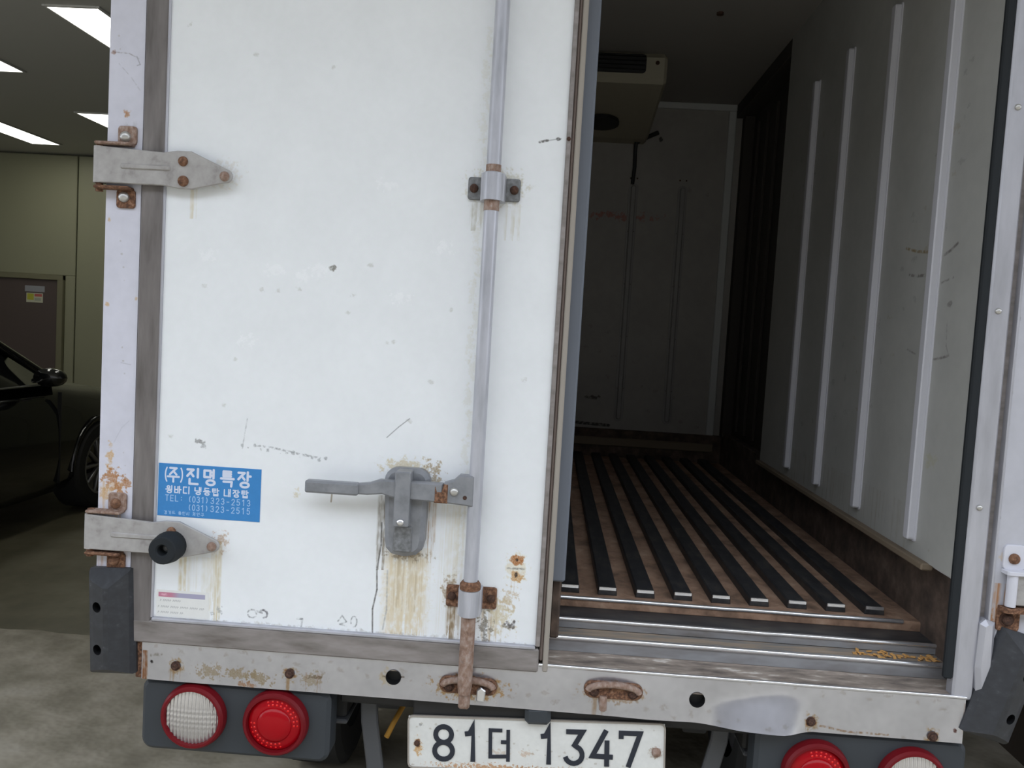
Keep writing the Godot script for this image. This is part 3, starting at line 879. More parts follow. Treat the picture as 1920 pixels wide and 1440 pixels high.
	lathe(fan, [Vector2(0.0, -0.01), Vector2(0.075, -0.01), Vector2(0.075, 0.004), Vector2(0.0, 0.004)], 20, Transform3D(Basis(Vector3(1, 0, 0), PI * 0.5 - 0.14), Vector3(0.16, 2.475, -2.1)))
	obj(ev, "fan_opening", fan, M.grille_black)
	var cb := mesh_tool()
	tube(cb, [Vector3(0.338, 2.47, -2.36), Vector3(0.338, 2.42, -2.385), Vector3(0.34, 2.35, -2.388), Vector3(0.335, 2.27, -2.388)], 0.009, 8)
	obj(ev, "cable", cb, M.grille_black, "black cable down the front wall")
	var elb := mesh_tool()
	tube(elb, [Vector3(0.34, 2.46, -2.37), Vector3(0.39, 2.49, -2.38), Vector3(0.44, 2.515, -2.388)], 0.01, 8)
	obj(ev, "cable", elb, M.grille_black)
	for q in [Vector3(0.1, 2.655, -0.9), Vector3(0.5, 2.655, -1.3), Vector3(0.6, 2.655, -0.8)]:
		var sc := mesh_tool()
		lathe(sc, [Vector2(0.0, -0.004), Vector2(0.012, -0.003), Vector2(0.012, 0.006)], 10, along_y(q))
		obj(t, "roof_screw", sc, M.dark_rust)

	# floor: dirty deck with raised ribs running to the front wall
	var fl := node(t, "cargo_floor", Vector3.ZERO, "brown dirty cargo floor with dark raised ribs")
	obj(fl, "deck", box(-0.745, 0.895, 0.9, 0.967, -2.5, -0.206, 0.002), M.brown_dirt)
	var rib := mesh_tool()
	var pr := [Vector2(-0.0215, 0.967), Vector2(0.0215, 0.967), Vector2(0.0205, 0.982), Vector2(0.0175, 0.985), Vector2(-0.0175, 0.985), Vector2(-0.0205, 0.982)]
	prism(rib, pr, -2.37, -0.236, 0.0015)
	rib.generate_normals()
	var rib_mesh := rib.commit()
	rib_mesh.surface_set_material(0, M.rib_metal)
	var tip := box(-0.0195, 0.0195, 0.978, 0.9857, -0.2385, -0.2345, 0.001)
	tip.generate_normals()
	var tip_mesh := tip.commit()
	tip_mesh.surface_set_material(0, M.bright_metal)
	for k in range(-9, 9):
		var o := MeshInstance3D.new()
		o.name = "floor_rib"
		o.mesh = rib_mesh
		o.position = Vector3(0.0749 + k * 0.0844, 0, 0.001 * (k % 3))
		fl.add_child(o, true)
		var e := MeshInstance3D.new()
		e.name = "rib_tip"
		e.mesh = tip_mesh
		e.position = o.position
		fl.add_child(e, true)

func rub_rail(p: Vector3, h: float, s: float) -> SurfaceTool:
	# half-round bar on a side wall, rounded ends, flange each side
	var st := mesh_tool()
	var xf := Transform3D(Basis(Vector3(0, 0, -s), Vector3(0, 1, 0), Vector3(s, 0, 0)), p)
	prism(st, rounded(-0.017, 0.017, 0.0, h, 0.008, 3), -0.001, 0.003, 0.001, xf)
	prism(st, rounded(-0.0125, 0.0125, 0.004, h - 0.004, 0.006, 3), 0.003, 0.017, 0.0025, xf)
	return st

func rub_rail_front(p: Vector3, h: float) -> SurfaceTool:
	var st := mesh_tool()
	prism(st, rounded(-0.022, 0.022, 0.0, h, 0.02, 4), -0.001, 0.003, 0.001, at(p))
	prism(st, rounded(-0.012, 0.012, 0.01, h - 0.01, 0.01, 4), 0.003, 0.014, 0.004, at(p))
	return st

func sill_z(x: float, y: float) -> float:
	# dented sheet: pushed in below the spare keeper and bent upward near the right lamp
	var v := (y - 0.8) / 0.093
	var z := 0.0
	var d := smoothstep(0.32, 0.42, x) * (1.0 - smoothstep(0.485, 0.56, x))
	z += d * 0.040 * maxf(0.0, lerpf(0.5, 0.72, smoothstep(0.36, 0.5, x)) - v)
	z += 0.004 * exp(-pow((x - 0.24) / 0.06, 2.0)) * (1.0 - v)
	z += 0.0012 * grain.get_noise_2d(x * 260.0, y * 200.0)
	return z

func build_sill(t: Node3D) -> void:
	var s := node(t, "step_sill", Vector3.ZERO, "stepped metal sill under the doorway")
	# front plate with two round holes and dents, made column by column
	var holes := [[-0.275, 0.844, 0.0155], [0.328, 0.846, 0.0155]]
	var xs := []
	var x := -0.79
	while x < 0.842:
		xs.append(x)
		x += 0.012
	xs.append(0.842)
	for h in holes:
		xs = xs.filter(func(v): return absf(v - h[0]) > h[2] + 0.002)
		for k in 17:
			xs.append(h[0] - h[2] * cos(PI * k / 16.0))
	xs.sort()
	var st := mesh_tool(true)
	var chord := func(v: float) -> Array:
		for h in holes:
			if absf(v - h[0]) <= h[2] + 1e-6:
				var c := sqrt(maxf(h[2] * h[2] - (v - h[0]) * (v - h[0]), 0.0))
				return [h[1] - c, h[1] + c]
		return [-1.0, -1.0]
	for i in xs.size() - 1:
		var a: float = xs[i]
		var b: float = xs[i + 1]
		var ca: Array = chord.call(a)
		var cb: Array = chord.call(b)
		var bands := [[0.8, 0.893, 0.8, 0.893]]
		if ca[0] > 0.0 and cb[0] > 0.0:
			bands = [[0.8, ca[0], 0.8, cb[0]], [ca[1], 0.893, cb[1], 0.893]]
		for bd in bands:
			for k in 8:
				var f0 := k / 8.0
				var f1 := (k + 1) / 8.0
				var y00 := lerpf(bd[0], bd[1], f0)
				var y01 := lerpf(bd[0], bd[1], f1)
				var y10 := lerpf(bd[2], bd[3], f0)
				var y11 := lerpf(bd[2], bd[3], f1)
				st.set_smooth_group(1)
				var vs := [Vector3(a, y00, sill_z(a, y00)), Vector3(b, y10, sill_z(b, y10)), Vector3(b, y11, sill_z(b, y11)), Vector3(a, y01, sill_z(a, y01))]
				for tr in [[0, 2, 1], [0, 3, 2]]:
					for q in tr:
						st.set_uv(Vector2((vs[q].x + 0.79) / 1.632, (0.893 - vs[q].y) / 0.093))
						st.add_vertex(vs[q])
	st.set_smooth_group(FLAT)
	st.set_uv(Vector2(0.5, 0.02))
	for i in xs.size() - 1:   # rolled bottom edge
		var a2: float = xs[i]
		var b2: float = xs[i + 1]
		quad(st, Vector3(a2, 0.8, sill_z(a2, 0.8)), Vector3(b2, 0.8, sill_z(b2, 0.8)), Vector3(b2, 0.798, -0.03), Vector3(a2, 0.798, -0.03), Vector3(0, -1, 0))
	for e in [-0.79, 0.842]:
		quad(st, Vector3(e, 0.8, 0), Vector3(e, 0.893, 0), Vector3(e, 0.893, -0.05), Vector3(e, 0.8, -0.05), Vector3(signf(e), 0, 0))
	# paint wear and rust on the plate
	var p := Paint.new(-0.79, 0.842, 0.8, 0.893, 1100, Color(0.735, 0.735, 0.76), 0.05, grain)
	var rust := Color(0.50, 0.30, 0.17)
	var tan_c := Color(0.60, 0.54, 0.44)
	for b3 in [[-0.719, 0.833], [-0.485, 0.835], [0.550, 0.821], [0.785, 0.810]]:
		p.blob(b3[0], b3[1] - 0.002, 0.016, 0.018, Color(0.62, 0.52, 0.38), 0.85, 0.5)
		p.blob(b3[0], b3[1], 0.011, 0.011, rust, 0.9, 0.4)
		p.runs(b3[0] - 0.014, b3[0] + 0.014, b3[1], 0.8, Color(0.6, 0.48, 0.34), 0.7, 0.5)
	p.blob(-0.65, 0.827, 0.025, 0.012, tan_c, 0.8, 0.9, 0.2)
	p.blob(-0.59, 0.826, 0.03, 0.010, tan_c, 0.9, 0.7, 0.2)
	p.blob(-0.55, 0.822, 0.025, 0.012, tan_c, 0.9, 0.8, 0.2)
	p.blob(-0.44, 0.826, 0.02, 0.014, tan_c, 0.7, 0.9, 0.2)
	p.blob(-0.43, 0.832, 0.016, 0.004, Color(0.45, 0.4, 0.34), 0.8, 0.7)
	p.runs(-0.46, -0.42, 0.84, 0.80, rust, 0.5, 0.3)
	p.blob(-0.57, 0.806, 0.02, 0.006, Color(0.6, 0.4, 0.25), 0.7, 0.8)
	p.blob(-0.77, 0.838, 0.004, 0.004, Color(0.08, 0.07, 0.07), 0.9, 0.2)
	p.blob(-0.76, 0.852, 0.012, 0.004, Color(0.5, 0.48, 0.45), 0.7, 0.8)
	p.blob(0.826, 0.825, 0.005, 0.005, Color(0.25, 0.12, 0.1), 0.9, 0.3)
	p.runs(-0.79, -0.775, 0.86, 0.80, rust, 0.9, 0.6)
	p.runs(0.83, 0.842, 0.88, 0.80, rust, 0.8, 0.6)
	p.blob(-0.122, 0.836, 0.075, 0.026, Color(0.64, 0.49, 0.30), 0.9, 0.35, 0.3)
	p.blob(0.163, 0.848, 0.066, 0.022, Color(0.62, 0.50, 0.38), 0.75, 0.35, 0.3)
	p.runs(0.12, 0.15, 0.84, 0.80, Color(0.6, 0.5, 0.4), 0.7, 0.5)
	p.blob(-0.292, 0.844, 0.012, 0.016, Color(0.74, 0.66, 0.5), 0.6, 0.6)
	p.line([Vector2(-0.296, 0.844), Vector2(-0.254, 0.846)], 0.003, Color(0.25, 0.2, 0.16), 0.8, 0.3)
	for k in 60:
		p.blob(-0.78 + 1.6 * fposmod(k * 0.618, 1.0), 0.803 + 0.085 * fposmod(k * 0.377, 1.0), 0.003 + 0.006 * fposmod(k * 0.27, 1.0), 0.003 + 0.004 * fposmod(k * 0.7, 1.0), Color(0.58, 0.55, 0.52), 0.4, 0.9, 0.8)
	p.line([Vector2(0.56, 0.815), Vector2(0.62, 0.806), Vector2(0.7, 0.806)], 0.004, Color(0.55, 0.42, 0.3), 0.7, 0.5)
	var pm := picture("sill_print", p.im, 0.24)
	pm.metallic = 0.8
	obj(s, "front_plate", st, M.sill_print, "dented steel plate with rust-ringed bolts and two round holes")
	for h in holes:
		var hs := mesh_tool()
		lathe(hs, [Vector2(h[2], 0.001), Vector2(h[2], -0.02), Vector2(0.0, -0.02)], 24, at(Vector3(h[0], h[1], 0)))
		obj(s, "hole", hs, M.grille_black, "round black hole")
	for b4 in [[-0.719, 0.833], [-0.485, 0.835], [0.550, 0.821], [0.785, 0.810]]:
		bolt(s, Vector3(b4[0], b4[1], 0.002), 0.007, M.dark_rust, "bolt", true)
	# stairs of sheet metal: dirty treads, dull risers, bright nosings
	var A := mesh_tool()
	cbox(A, Vector3(0.026, 0.8745, -0.0505), Vector3(1.632, 0.037, 0.099), 0.001)
	obj(s, "tread", A, M.tread_dirt, "dirty lowest tread with pale scuffs")
	obj(s, "tread", box(-0.735, 0.84, 0.86, 0.924, -0.16, -0.081, 0.001), M.step_dirt)
	obj(s, "tread", box(-0.735, 0.84, 0.86, 0.9455, -0.23, -0.131, 0.001), M.dark_steel, "dark steel upper tread")
	for n in [[0.893, -0.001, 0.0036, 0.013, 0.842], [0.924, -0.08, 0.0056, -0.735, 0.838], [0.9455, -0.13, 0.0046, -0.735, 0.838], [0.9675, -0.206, 0.0046, -0.735, 0.80]]:
		var ns := mesh_tool()
		var pts := []
		for i in 41:
			var xx := lerpf(n[3], n[4], i / 40.0)
			pts.append(Vector3(xx, n[0] - n[2] * 0.35 + 0.0011 * grain.get_noise_1d(xx * 300.0 + n[0] * 999.0), n[1] + n[2] * 0.2))
		tube(ns, pts, n[2], 10)
		obj(s, "nosing", ns, M.bright_metal)
	obj(s, "riser", box(-0.735, 0.84, 0.893, 0.92, -0.083, -0.0785, 0.001), M.riser_steel)
	obj(s, "riser", box(-0.735, 0.84, 0.925, 0.942, -0.133, -0.1285, 0.001), M.riser_steel)
	obj(s, "riser", box(-0.735, 0.84, 0.946, 0.964, -0.209, -0.2045, 0.001), M.brown_dirt)
	obj(s, "end_block", box(0.03, 0.05, 0.925, 1.05, -0.12, -0.06, 0.004), M.kick_board)
	# keeper plate for the missing bar of the open door
	var k2 := node(t, "bar_keeper", Vector3(0.163, 0.853, 0.0), "rusty empty lock-bar keeper under the doorway")
	keeper_body(k2)
	var hk := mesh_tool()
	tube(hk, [Vector3(-0.02, -0.008, 0.014), Vector3(-0.02, -0.022, 0.018), Vector3(-0.019, -0.034, 0.012)], 0.008, 8)
	obj(k2, "hook", hk, M.pale_rust)

func keeper_body(k: Node3D) -> void:
	# an oval cup with two ears and a hollow, turned up lips
	var st := mesh_tool()
	prism(st, rounded(-0.058, 0.058, -0.017, 0.017, 0.0165, 6), 0.0, 0.006, 0.002)
	obj(k, "keeper_plate", st, M.rust)
	var lip := mesh_tool()
	var pts := []
	for i in 15:
		var a := deg_to_rad(lerpf(0.0, 180.0, i / 14.0))
		pts.append(Vector3(0.05 * cos(a), 0.001 + 0.014 * sin(a), 0.012))
	tube(lip, pts, 0.0065, 8)
	obj(k, "keeper_lip", lip, M.pale_rust)
	for sx in [-1.0, 1.0]:
		bolt(k, Vector3(sx * 0.038, -0.003, 0.006), 0.008, M.dark_rust, "bolt", true)

func strap(d: Node3D, y: float) -> void:
	# hinge strap: curled round the pin on the left, broad leaf tapering to a point
	var st := mesh_tool()
	var poly := [Vector2(-0.9, y - 0.034), Vector2(-0.765, y - 0.034), Vector2(-0.735, y - 0.0385), Vector2(-0.708, y - 0.0385)]
	poly += arc(-0.644, y - 0.01, 0.013, 0.013, -62, 62, 6)
	poly += [Vector2(-0.712, y + 0.0335), Vector2(-0.74, y + 0.0335), Vector2(-0.765, y + 0.029), Vector2(-0.9, y + 0.036)]
	prism(st, poly, 0.016, 0.0215, 0.0015)
	obj(d, "hinge_strap", st, M.hinge_paint)
	var ridge := mesh_tool()
	prism(ridge, rounded(-0.85, -0.752, y - 0.006, y + 0.004, 0.004, 3), 0.02, 0.0245, 0.002)
	obj(d, "strap_rib", ridge, M.hinge_paint)
	var kn := mesh_tool()
	lathe(kn, [Vector2(0.0, -0.034), Vector2(0.0115, -0.034), Vector2(0.0115, 0.036), Vector2(0.0, 0.036)], 16, along_y(Vector3(-0.897, y, 0.0105)))
	obj(d, "knuckle", kn, M.hinge_paint)
	var pin := mesh_tool()
	lathe(pin, [Vector2(0.0, -0.05), Vector2(0.007, -0.05), Vector2(0.007, 0.046), Vector2(0.0, 0.046)], 12, along_y(Vector3(-0.897, y, 0.0105)))
	obj(d, "hinge_pin", pin, M.rust)
	for s in [1.0, -1.0]:
		var br := mesh_tool()
		var yc: float = y + s * 0.049
		prism(br, rounded(-0.866, -0.829, minf(yc - s * 0.006, yc + s * 0.03), maxf(yc - s * 0.006, yc + s * 0.03), 0.006, 3), 0.0, 0.005, 0.001)
		cbox(br, Vector3(-0.868, y + s * 0.042, 0.011), Vector3(0.07, 0.006, 0.026), 0.002)
		obj(d, "hinge_bracket", br, M.pale_rust if s > 0 else M.rust)
		bolt(d, Vector3(-0.85, yc + s * 0.009, 0.005), 0.0105, M.bolt_steel if y > 1.5 else M.rust)
	bolt(d, Vector3(-0.727, y + 0.0135, 0.0215), 0.0095, M.rust, "bolt")
	bolt(d, Vector3(-0.645, y - 0.011, 0.0215), 0.0095, M.pale_rust, "bolt")

func build_door(t: Node3D) -> void:
	var d := node(t, "cargo_door", Vector3.ZERO, "closed white cargo door with a locking bar and blue sticker")
	# painted panel with its stains
	var W := Color(0.905, 0.915, 0.925)
	var p := Paint.new(-0.77, 0.002, 0.928, 2.56, 1000, W, 0.012, grain)
	var gry := Color(0.55, 0.56, 0.57)
	var yel := Color(0.78, 0.72, 0.58)
	var rst := Color(0.60, 0.42, 0.26)
	var drk := Color(0.24, 0.23, 0.22)
	# scuffs and chips
	p.blob(-0.433, 1.649, 0.008, 0.006, Color(0.42, 0.41, 0.38), 1.0, 0.5)
	for q in [[-0.499, 1.607], [-0.31, 1.514], [-0.052, 1.455], [-0.685, 1.60], [-0.39, 1.60], [-0.40, 1.565], [-0.54, 1.60], [-0.57, 1.60], [-0.32, 1.51], [-0.64, 1.37], [-0.45, 2.03], [-0.6, 2.05], [-0.73, 2.1], [-0.23, 1.44], [-0.36, 1.66], [-0.62, 1.46], [-0.2, 1.58], [-0.27, 1.36], [-0.745, 1.3]]:
		p.blob(q[0], q[1], 0.006, 0.005, Color(0.70, 0.70, 0.67), 0.5, 0.6, 0.8)
	for q in [[-0.336, 1.816], [-0.46, 1.645], [-0.55, 1.64], [-0.49, 1.63], [-0.6, 1.5], [-0.3, 1.6], [-0.22, 1.7], [-0.68, 1.66]]:
		p.blob(q[0], q[1], 0.02, 0.012, Color(0.95, 0.955, 0.965), 0.6, 0.8)
	p.line([Vector2(-0.269, 1.365), Vector2(-0.29, 1.347), Vector2(-0.312, 1.325)], 0.0016, gry, 0.9)
	p.blob(-0.685, 1.293, 0.009, 0.005, Color(0.5, 0.5, 0.5), 0.9, 0.7)
	p.blob(-0.675, 1.285, 0.006, 0.004, gry, 0.6, 0.8)
	p.line([Vector2(-0.59, 1.345), Vector2(-0.598, 1.285)], 0.0022, gry, 0.5, 0.4)
	p.line([Vector2(-0.572, 1.293), Vector2(-0.53, 1.289), Vector2(-0.48, 1.28), Vector2(-0.43, 1.274)], 0.004, gry, 0.6, 0.7)
	for k in 14:
		p.blob(-0.6 + k * 0.013, 1.292 - k * 0.0014 + 0.004 * sin(k * 4.0), 0.003, 0.003, gry, 0.7, 0.8)
	p.line([Vector2(-0.048, 1.909), Vector2(-0.033, 1.913)], 0.0045, drk, 0.8, 0.4)
	p.blob(-0.014, 1.9165, 0.006, 0.0035, drk, 0.9, 0.4)
	p.line([Vector2(-0.03, 1.913), Vector2(-0.016, 1.916)], 0.002, gry, 0.6)
	# runs below the hinges
	p.blob(-0.652, 1.82, 0.03, 0.028, Color(0.82, 0.79, 0.74), 0.5, 0.6)
	p.runs(-0.725, -0.705, 1.79, 1.73, yel, 0.5, 0.55)
	p.runs(-0.72, -0.70, 1.06, 0.945, yel, 0.8, 0.6)
	p.runs(-0.655, -0.630, 1.095, 0.93, yel, 0.75, 0.6)
	p.blob(-0.637, 1.095, 0.018, 0.02, rst, 0.5, 0.6)
	p.blob(-0.486, 1.203, 0.005, 0.01, yel, 0.6, 0.7)
	p.runs(-0.72, -0.63, 1.06, 0.95, Color(0.84, 0.82, 0.76), 0.5, 0.6)
	# grime round the upper clamp
	p.blob(-0.125, 1.822, 0.062, 0.038, Color(0.76, 0.74, 0.66), 0.75, 0.35, 0.5)
	p.runs(-0.175, -0.145, 1.79, 1.735, Color(0.72, 0.71, 0.66), 0.7, 0.6)
	p.runs(-0.11, -0.07, 1.79, 1.72, Color(0.8, 0.78, 0.72), 0.6, 0.5)
	for k in 20:
		var yy := 1.1 + k * 0.052
		p.blob(-0.155 + 0.004 * sin(k * 3.0), yy, 0.008, 0.03, Color(0.84, 0.83, 0.77), 0.35, 0.8, 0.6)
	# round and below the latch housing
	p.blob(-0.27, 1.268, 0.055, 0.02, yel, 0.8, 0.5)
	p.blob(-0.222, 1.262, 0.02, 0.02, Color(0.6, 0.52, 0.4), 0.8, 0.8)
	p.runs(-0.325, -0.30, 1.21, 1.06, Color(0.42, 0.38, 0.32), 0.8, 0.55)
	p.runs(-0.226, -0.205, 1.23, 1.08, Color(0.6, 0.46, 0.33), 0.7, 0.55)
	p.runs(-0.312, -0.21, 1.11, 0.932, Color(0.82, 0.75, 0.62), 0.75, 0.8)
	p.blob(-0.262, 1.02, 0.05, 0.09, Color(0.84, 0.79, 0.68), 0.6, 0.5, 0.7)
	p.runs(-0.29, -0.225, 1.11, 0.98, Color(0.66, 0.60, 0.50), 0.45, 0.45)
	p.blob(-0.262, 1.097, 0.04, 0.014, Color(0.46, 0.40, 0.32), 0.8, 0.5)
	p.line([Vector2(-0.314, 1.155), Vector2(-0.313, 1.11), Vector2(-0.319, 1.06), Vector2(-0.317, 1.02), Vector2(-0.324, 0.98), Vector2(-0.322, 0.932)], 0.0028, drk, 0.7, 0.12)
	p.line([Vector2(-0.298, 1.06), Vector2(-0.296, 0.98), Vector2(-0.302, 0.94)], 0.003, gry, 0.5, 0.25)
	p.line([Vector2(-0.415, 1.212), Vector2(-0.4165, 1.19)], 0.003, Color(0.6, 0.56, 0.5), 0.8)
	p.runs(-0.2, -0.14, 1.2, 0.94, Color(0.84, 0.81, 0.73), 0.6, 0.6)
	# lower clamp
	p.blob(-0.172, 1.03, 0.018, 0.03, Color(0.56, 0.47, 0.36), 0.8, 0.5)
	p.runs(-0.18, -0.15, 1.0, 0.93, Color(0.52, 0.43, 0.32), 0.85, 0.65)
	p.runs(-0.115, -0.06, 1.02, 0.93, Color(0.72, 0.62, 0.47), 0.7, 0.5)
	p.blob(-0.075, 0.985, 0.028, 0.035, Color(0.8, 0.75, 0.62), 0.8, 0.9)
	p.blob(-0.1, 0.96, 0.012, 0.03, Color(0.42, 0.40, 0.37), 0.8, 0.9)
	p.blob(-0.055, 1.02, 0.015, 0.02, Color(0.75, 0.67, 0.55), 0.7, 0.9)
	# scar of a lost bracket
	p.blob(-0.0445, 1.083, 0.022, 0.034, Color(0.86, 0.82, 0.72), 0.8, 0.4, 0.4)
	p.blob(-0.0445, 1.099, 0.0155, 0.011, Color(0.62, 0.37, 0.18), 1.0, 0.25, 0.25)
	p.blob(-0.0445, 1.0825, 0.018, 0.003, Color(0.5, 0.49, 0.47), 0.9, 0.3)
	p.blob(-0.044, 1.067, 0.014, 0.012, Color(0.74, 0.56, 0.36), 0.95, 0.4, 0.3)
	p.blob(-0.0445, 1.1, 0.0035, 0.004, Color(0.14, 0.1, 0.08), 1.0, 0.2)
	p.blob(-0.0445, 1.07, 0.004, 0.006, Color(0.14, 0.1, 0.08), 1.0, 0.3)
	p.runs(-0.055, -0.035, 1.06, 1.02, rst, 0.6, 0.5)
	# ink left by worn stickers along the foot
	for q in [[-0.646, 0.951, 0.004], [-0.632, 0.953, 0.005], [-0.633, 0.938, 0.004]]:
		p.blob(q[0], q[1], q[2], 0.006, gry, 0.6, 0.9)
	p.line(arc(-0.566, 0.952, 0.009, 0.0085, 0, 330, 10), 0.0028, gry, 0.75, 0.4)
	p.line(arc(-0.543, 0.953, 0.008, 0.008, 150, -80, 8), 0.004, Color(0.4, 0.4, 0.42), 0.8, 0.4)
	p.line([Vector2(-0.556, 0.958), Vector2(-0.546, 0.955)], 0.004, gry, 0.7, 0.4)
	p.line([Vector2(-0.474, 0.949), Vector2(-0.464, 0.949), Vector2(-0.466, 0.934)], 0.004, gry, 0.8, 0.4)
	p.line([Vector2(-0.392, 0.95), Vector2(-0.384, 0.962), Vector2(-0.375, 0.95), Vector2(-0.388, 0.944), Vector2(-0.374, 0.941)], 0.0026, gry, 0.8, 0.4)
	p.line(arc(-0.36, 0.951, 0.006, 0.011, -90, 200, 10), 0.0024, gry, 0.8, 0.4)
	p.line([Vector2(-0.064, 0.966), Vector2(-0.056, 0.974), Vector2(-0.05, 0.964), Vector2(-0.042, 0.976), Vector2(-0.044, 0.962)], 0.0045, Color(0.34, 0.32, 0.32), 0.85, 0.4)
	p.blob(-0.054, 0.965, 0.009, 0.006, Color(0.4, 0.38, 0.36), 0.7, 0.8)
	for k in 70:   # dirt lying in the lower joint
		p.blob(-0.76 + 0.75 * fposmod(k * 0.618, 1.0), 0.931 + 0.004 * fposmod(k * 0.31, 1.0), 0.006, 0.0035, Color(0.66, 0.64, 0.58) if k % 2 else Color(0.55, 0.53, 0.5), 0.32, 0.9, 0.8)
	picture("door_paint", p.im, 0.38)
	obj(d, "panel", face_box(-0.772, 0.004, 0.928, 2.56, -0.08, 0.0), M.door_paint, "white door skin with rust runs and scuffs")
	# frame of the door
	obj(d, "stile", box(-0.8165, -0.772, 0.885, 2.6, -0.08, 0.006, 0.003), M.dull_aluminium)
	obj(d, "stile_bead", box(-0.7735, -0.7685, 0.93, 2.56, -0.02, 0.004, 0.001), M.frame_metal)
	var rail := mesh_tool()
	cbox(rail, Vector3(-0.4025, 0.9015, -0.036), Vector3(0.829, 0.047, 0.085), 0.003)
	obj(d, "bottom_rail", rail, M.rail_aluminium)
	obj(d, "rail_lip", box(-0.77, 0.004, 0.924, 0.9315, -0.02, 0.0085, 0.002), M.frame_metal)
	obj(d, "top_rail", box(-0.8165, 0.03, 2.56, 2.61, -0.08, 0.006, 0.003), M.rail_aluminium)
	var edge := node(d, "edge_strip")
	obj(edge, "edge_trim", box(0.004, 0.013, 0.93, 2.56, -0.05, 0.007, 0.002), M.rail_aluminium)
	obj(edge, "edge_seal", box(0.013, 0.0205, 0.9, 2.6, -0.05, 0.002, 0.003), M.seal_brown)
	obj(edge, "edge_trim", box(0.0205, 0.031, 0.88, 2.6, -0.06, 0.005, 0.002), M.edge_tan)
	obj(edge, "gasket_lip", box(0.026, 0.0555, 1.052, 2.6, -0.075, -0.03, 0.004), M.gasket_grey, "blue-grey rubber gasket lip along the door edge")
	bolt(edge, Vector3(0.0085, 1.916, 0.007), 0.004, M.dark_rust, "screw")
	# hinges
	strap(d, 1.822)
	bolt(d, Vector3(-0.7255, 1.798, 0.0215), 0.0105, M.rust, "bolt")
	strap(d, 1.1)
	var stop := mesh_tool()
	lathe(stop, [Vector2(0.03, 0.0), Vector2(0.031, 0.016), Vector2(0.0275, 0.04), Vector2(0.025, 0.043), Vector2(0.013, 0.043), Vector2(0.0105, 0.04), Vector2(0.0105, 0.02), Vector2(0.0, 0.02)], 26, at(Vector3(-0.7255, 1.086, 0.0215)))
	obj(d, "door_stop", stop, M.rubber_dark, "round black rubber door stop with a bolt hole")
	bolt(d, Vector3(-0.7255, 1.086, 0.0415), 0.0055, M.worn_grey, "stop_bolt", true)
	# locking bar, painted above and rusty below
	var bar := mesh_tool()
	tube(bar, [Vector3(-0.1285, 1.035, 0.034), Vector3(-0.1285, 2.6, 0.034)], 0.0138, 20)
	obj(d, "locking_bar", bar, M.bar_paint, "tall grey locking bar")
	var low := mesh_tool()
	tube(low, [Vector3(-0.1285, 0.862, 0.034), Vector3(-0.1285, 0.892, 0.034), Vector3(-0.1285, 1.055, 0.034)], 0.0142, 20)
	obj(d, "bar_foot", low, M.pale_rust, "rust-brown lower end of the locking bar")
	for ry in [[1.784, 0.0146, 0.028], [1.848, 0.0143, 0.014]]:
		var bnd := mesh_tool()
		lathe(bnd, [Vector2(0.0138, -ry[2] / 2), Vector2(ry[1], -ry[2] / 2), Vector2(ry[1], ry[2] / 2), Vector2(0.0138, ry[2] / 2)], 18, along_y(Vector3(-0.1285, ry[0], 0.034)))
		obj(d, "bar_rust_band", bnd, M.pale_rust)
	clamp_part(d, 1.815, M.worn_grey, M.bar_paint, M.dark_rust)
	clamp_part(d, 1.02, M.rust, M.bar_paint, M.dark_rust)
	var cap := mesh_tool()
	lathe(cap, [Vector2(0.0138, 0.0), Vector2(0.0205, 0.0), Vector2(0.0205, 0.01), Vector2(0.016, 0.016), Vector2(0.0138, 0.016)], 18, along_y(Vector3(-0.1285, 1.046, 0.034)))
	obj(d, "bar_collar", cap, M.rust)
	# foot of the bar in its keeper
	var foot := mesh_tool()
	lathe(foot, [Vector2(0.0, -0.03), Vector2(0.012, -0.03), Vector2(0.0145, -0.01), Vector2(0.0145, 0.004)], 16, along_y(Vector3(-0.1285, 0.868, 0.034)))
	cbox(foot, Vector3(-0.1285, 0.828, 0.026), Vector3(0.022, 0.045, 0.022), 0.004)
	obj(d, "bar_cam", foot, M.pale_rust)
	var kp := node(t, "bar_keeper", Vector3(-0.124, 0.84, 0.0), "rusty lock-bar keeper holding the bar foot")
	keeper_body(kp)
	var chip := mesh_tool()
	prism(chip, [Vector2(0.018, -0.026), Vector2(0.034, -0.026), Vector2(0.036, -0.004), Vector2(0.026, 0.003), Vector2(0.018, -0.004)], 0.006, 0.014, 0.002)
	obj(kp, "keeper_tongue", chip, M.bright_metal, "bare metal tongue")
	# latch housing, lever and hasp
	var hs := mesh_tool()
	prism(hs, rounded(-0.309, -0.219, 1.2, 1.27, 0.026), 0.0, 0.022, 0.008)
	prism(hs, [Vector2(-0.306, 1.225), Vector2(-0.222, 1.225), Vector2(-0.224, 1.13), Vector2(-0.228, 1.112), Vector2(-0.24, 1.101), Vector2(-0.264, 1.097), Vector2(-0.288, 1.101), Vector2(-0.299, 1.112), Vector2(-0.302, 1.13)], 0.0, 0.03, 0.009)
	obj(d, "latch_housing", hs, M.grey_paint, "rounded grey latch housing")
	var pl := mesh_tool()
	prism(pl, rounded(-0.2835, -0.2475, 1.108, 1.159, 0.004, 3), 0.026, 0.034, 0.002)
	obj(d, "latch_plate", pl, M.worn_grey)
	var hp := mesh_tool()
	prism(hp, rounded(-0.2815, -0.2515, 1.163, 1.269, 0.003, 3), 0.02, 0.0565, 0.002)
	obj(d, "hasp", hp, M.grey_paint)
	var dim := mesh_tool()
	lathe(dim, [Vector2(0.0, 0.0), Vector2(0.0075, 0.0), Vector2(0.0065, 0.003), Vector2(0.0, 0.0035)], 14, at(Vector3(-0.267, 1.172, 0.0565)), true)
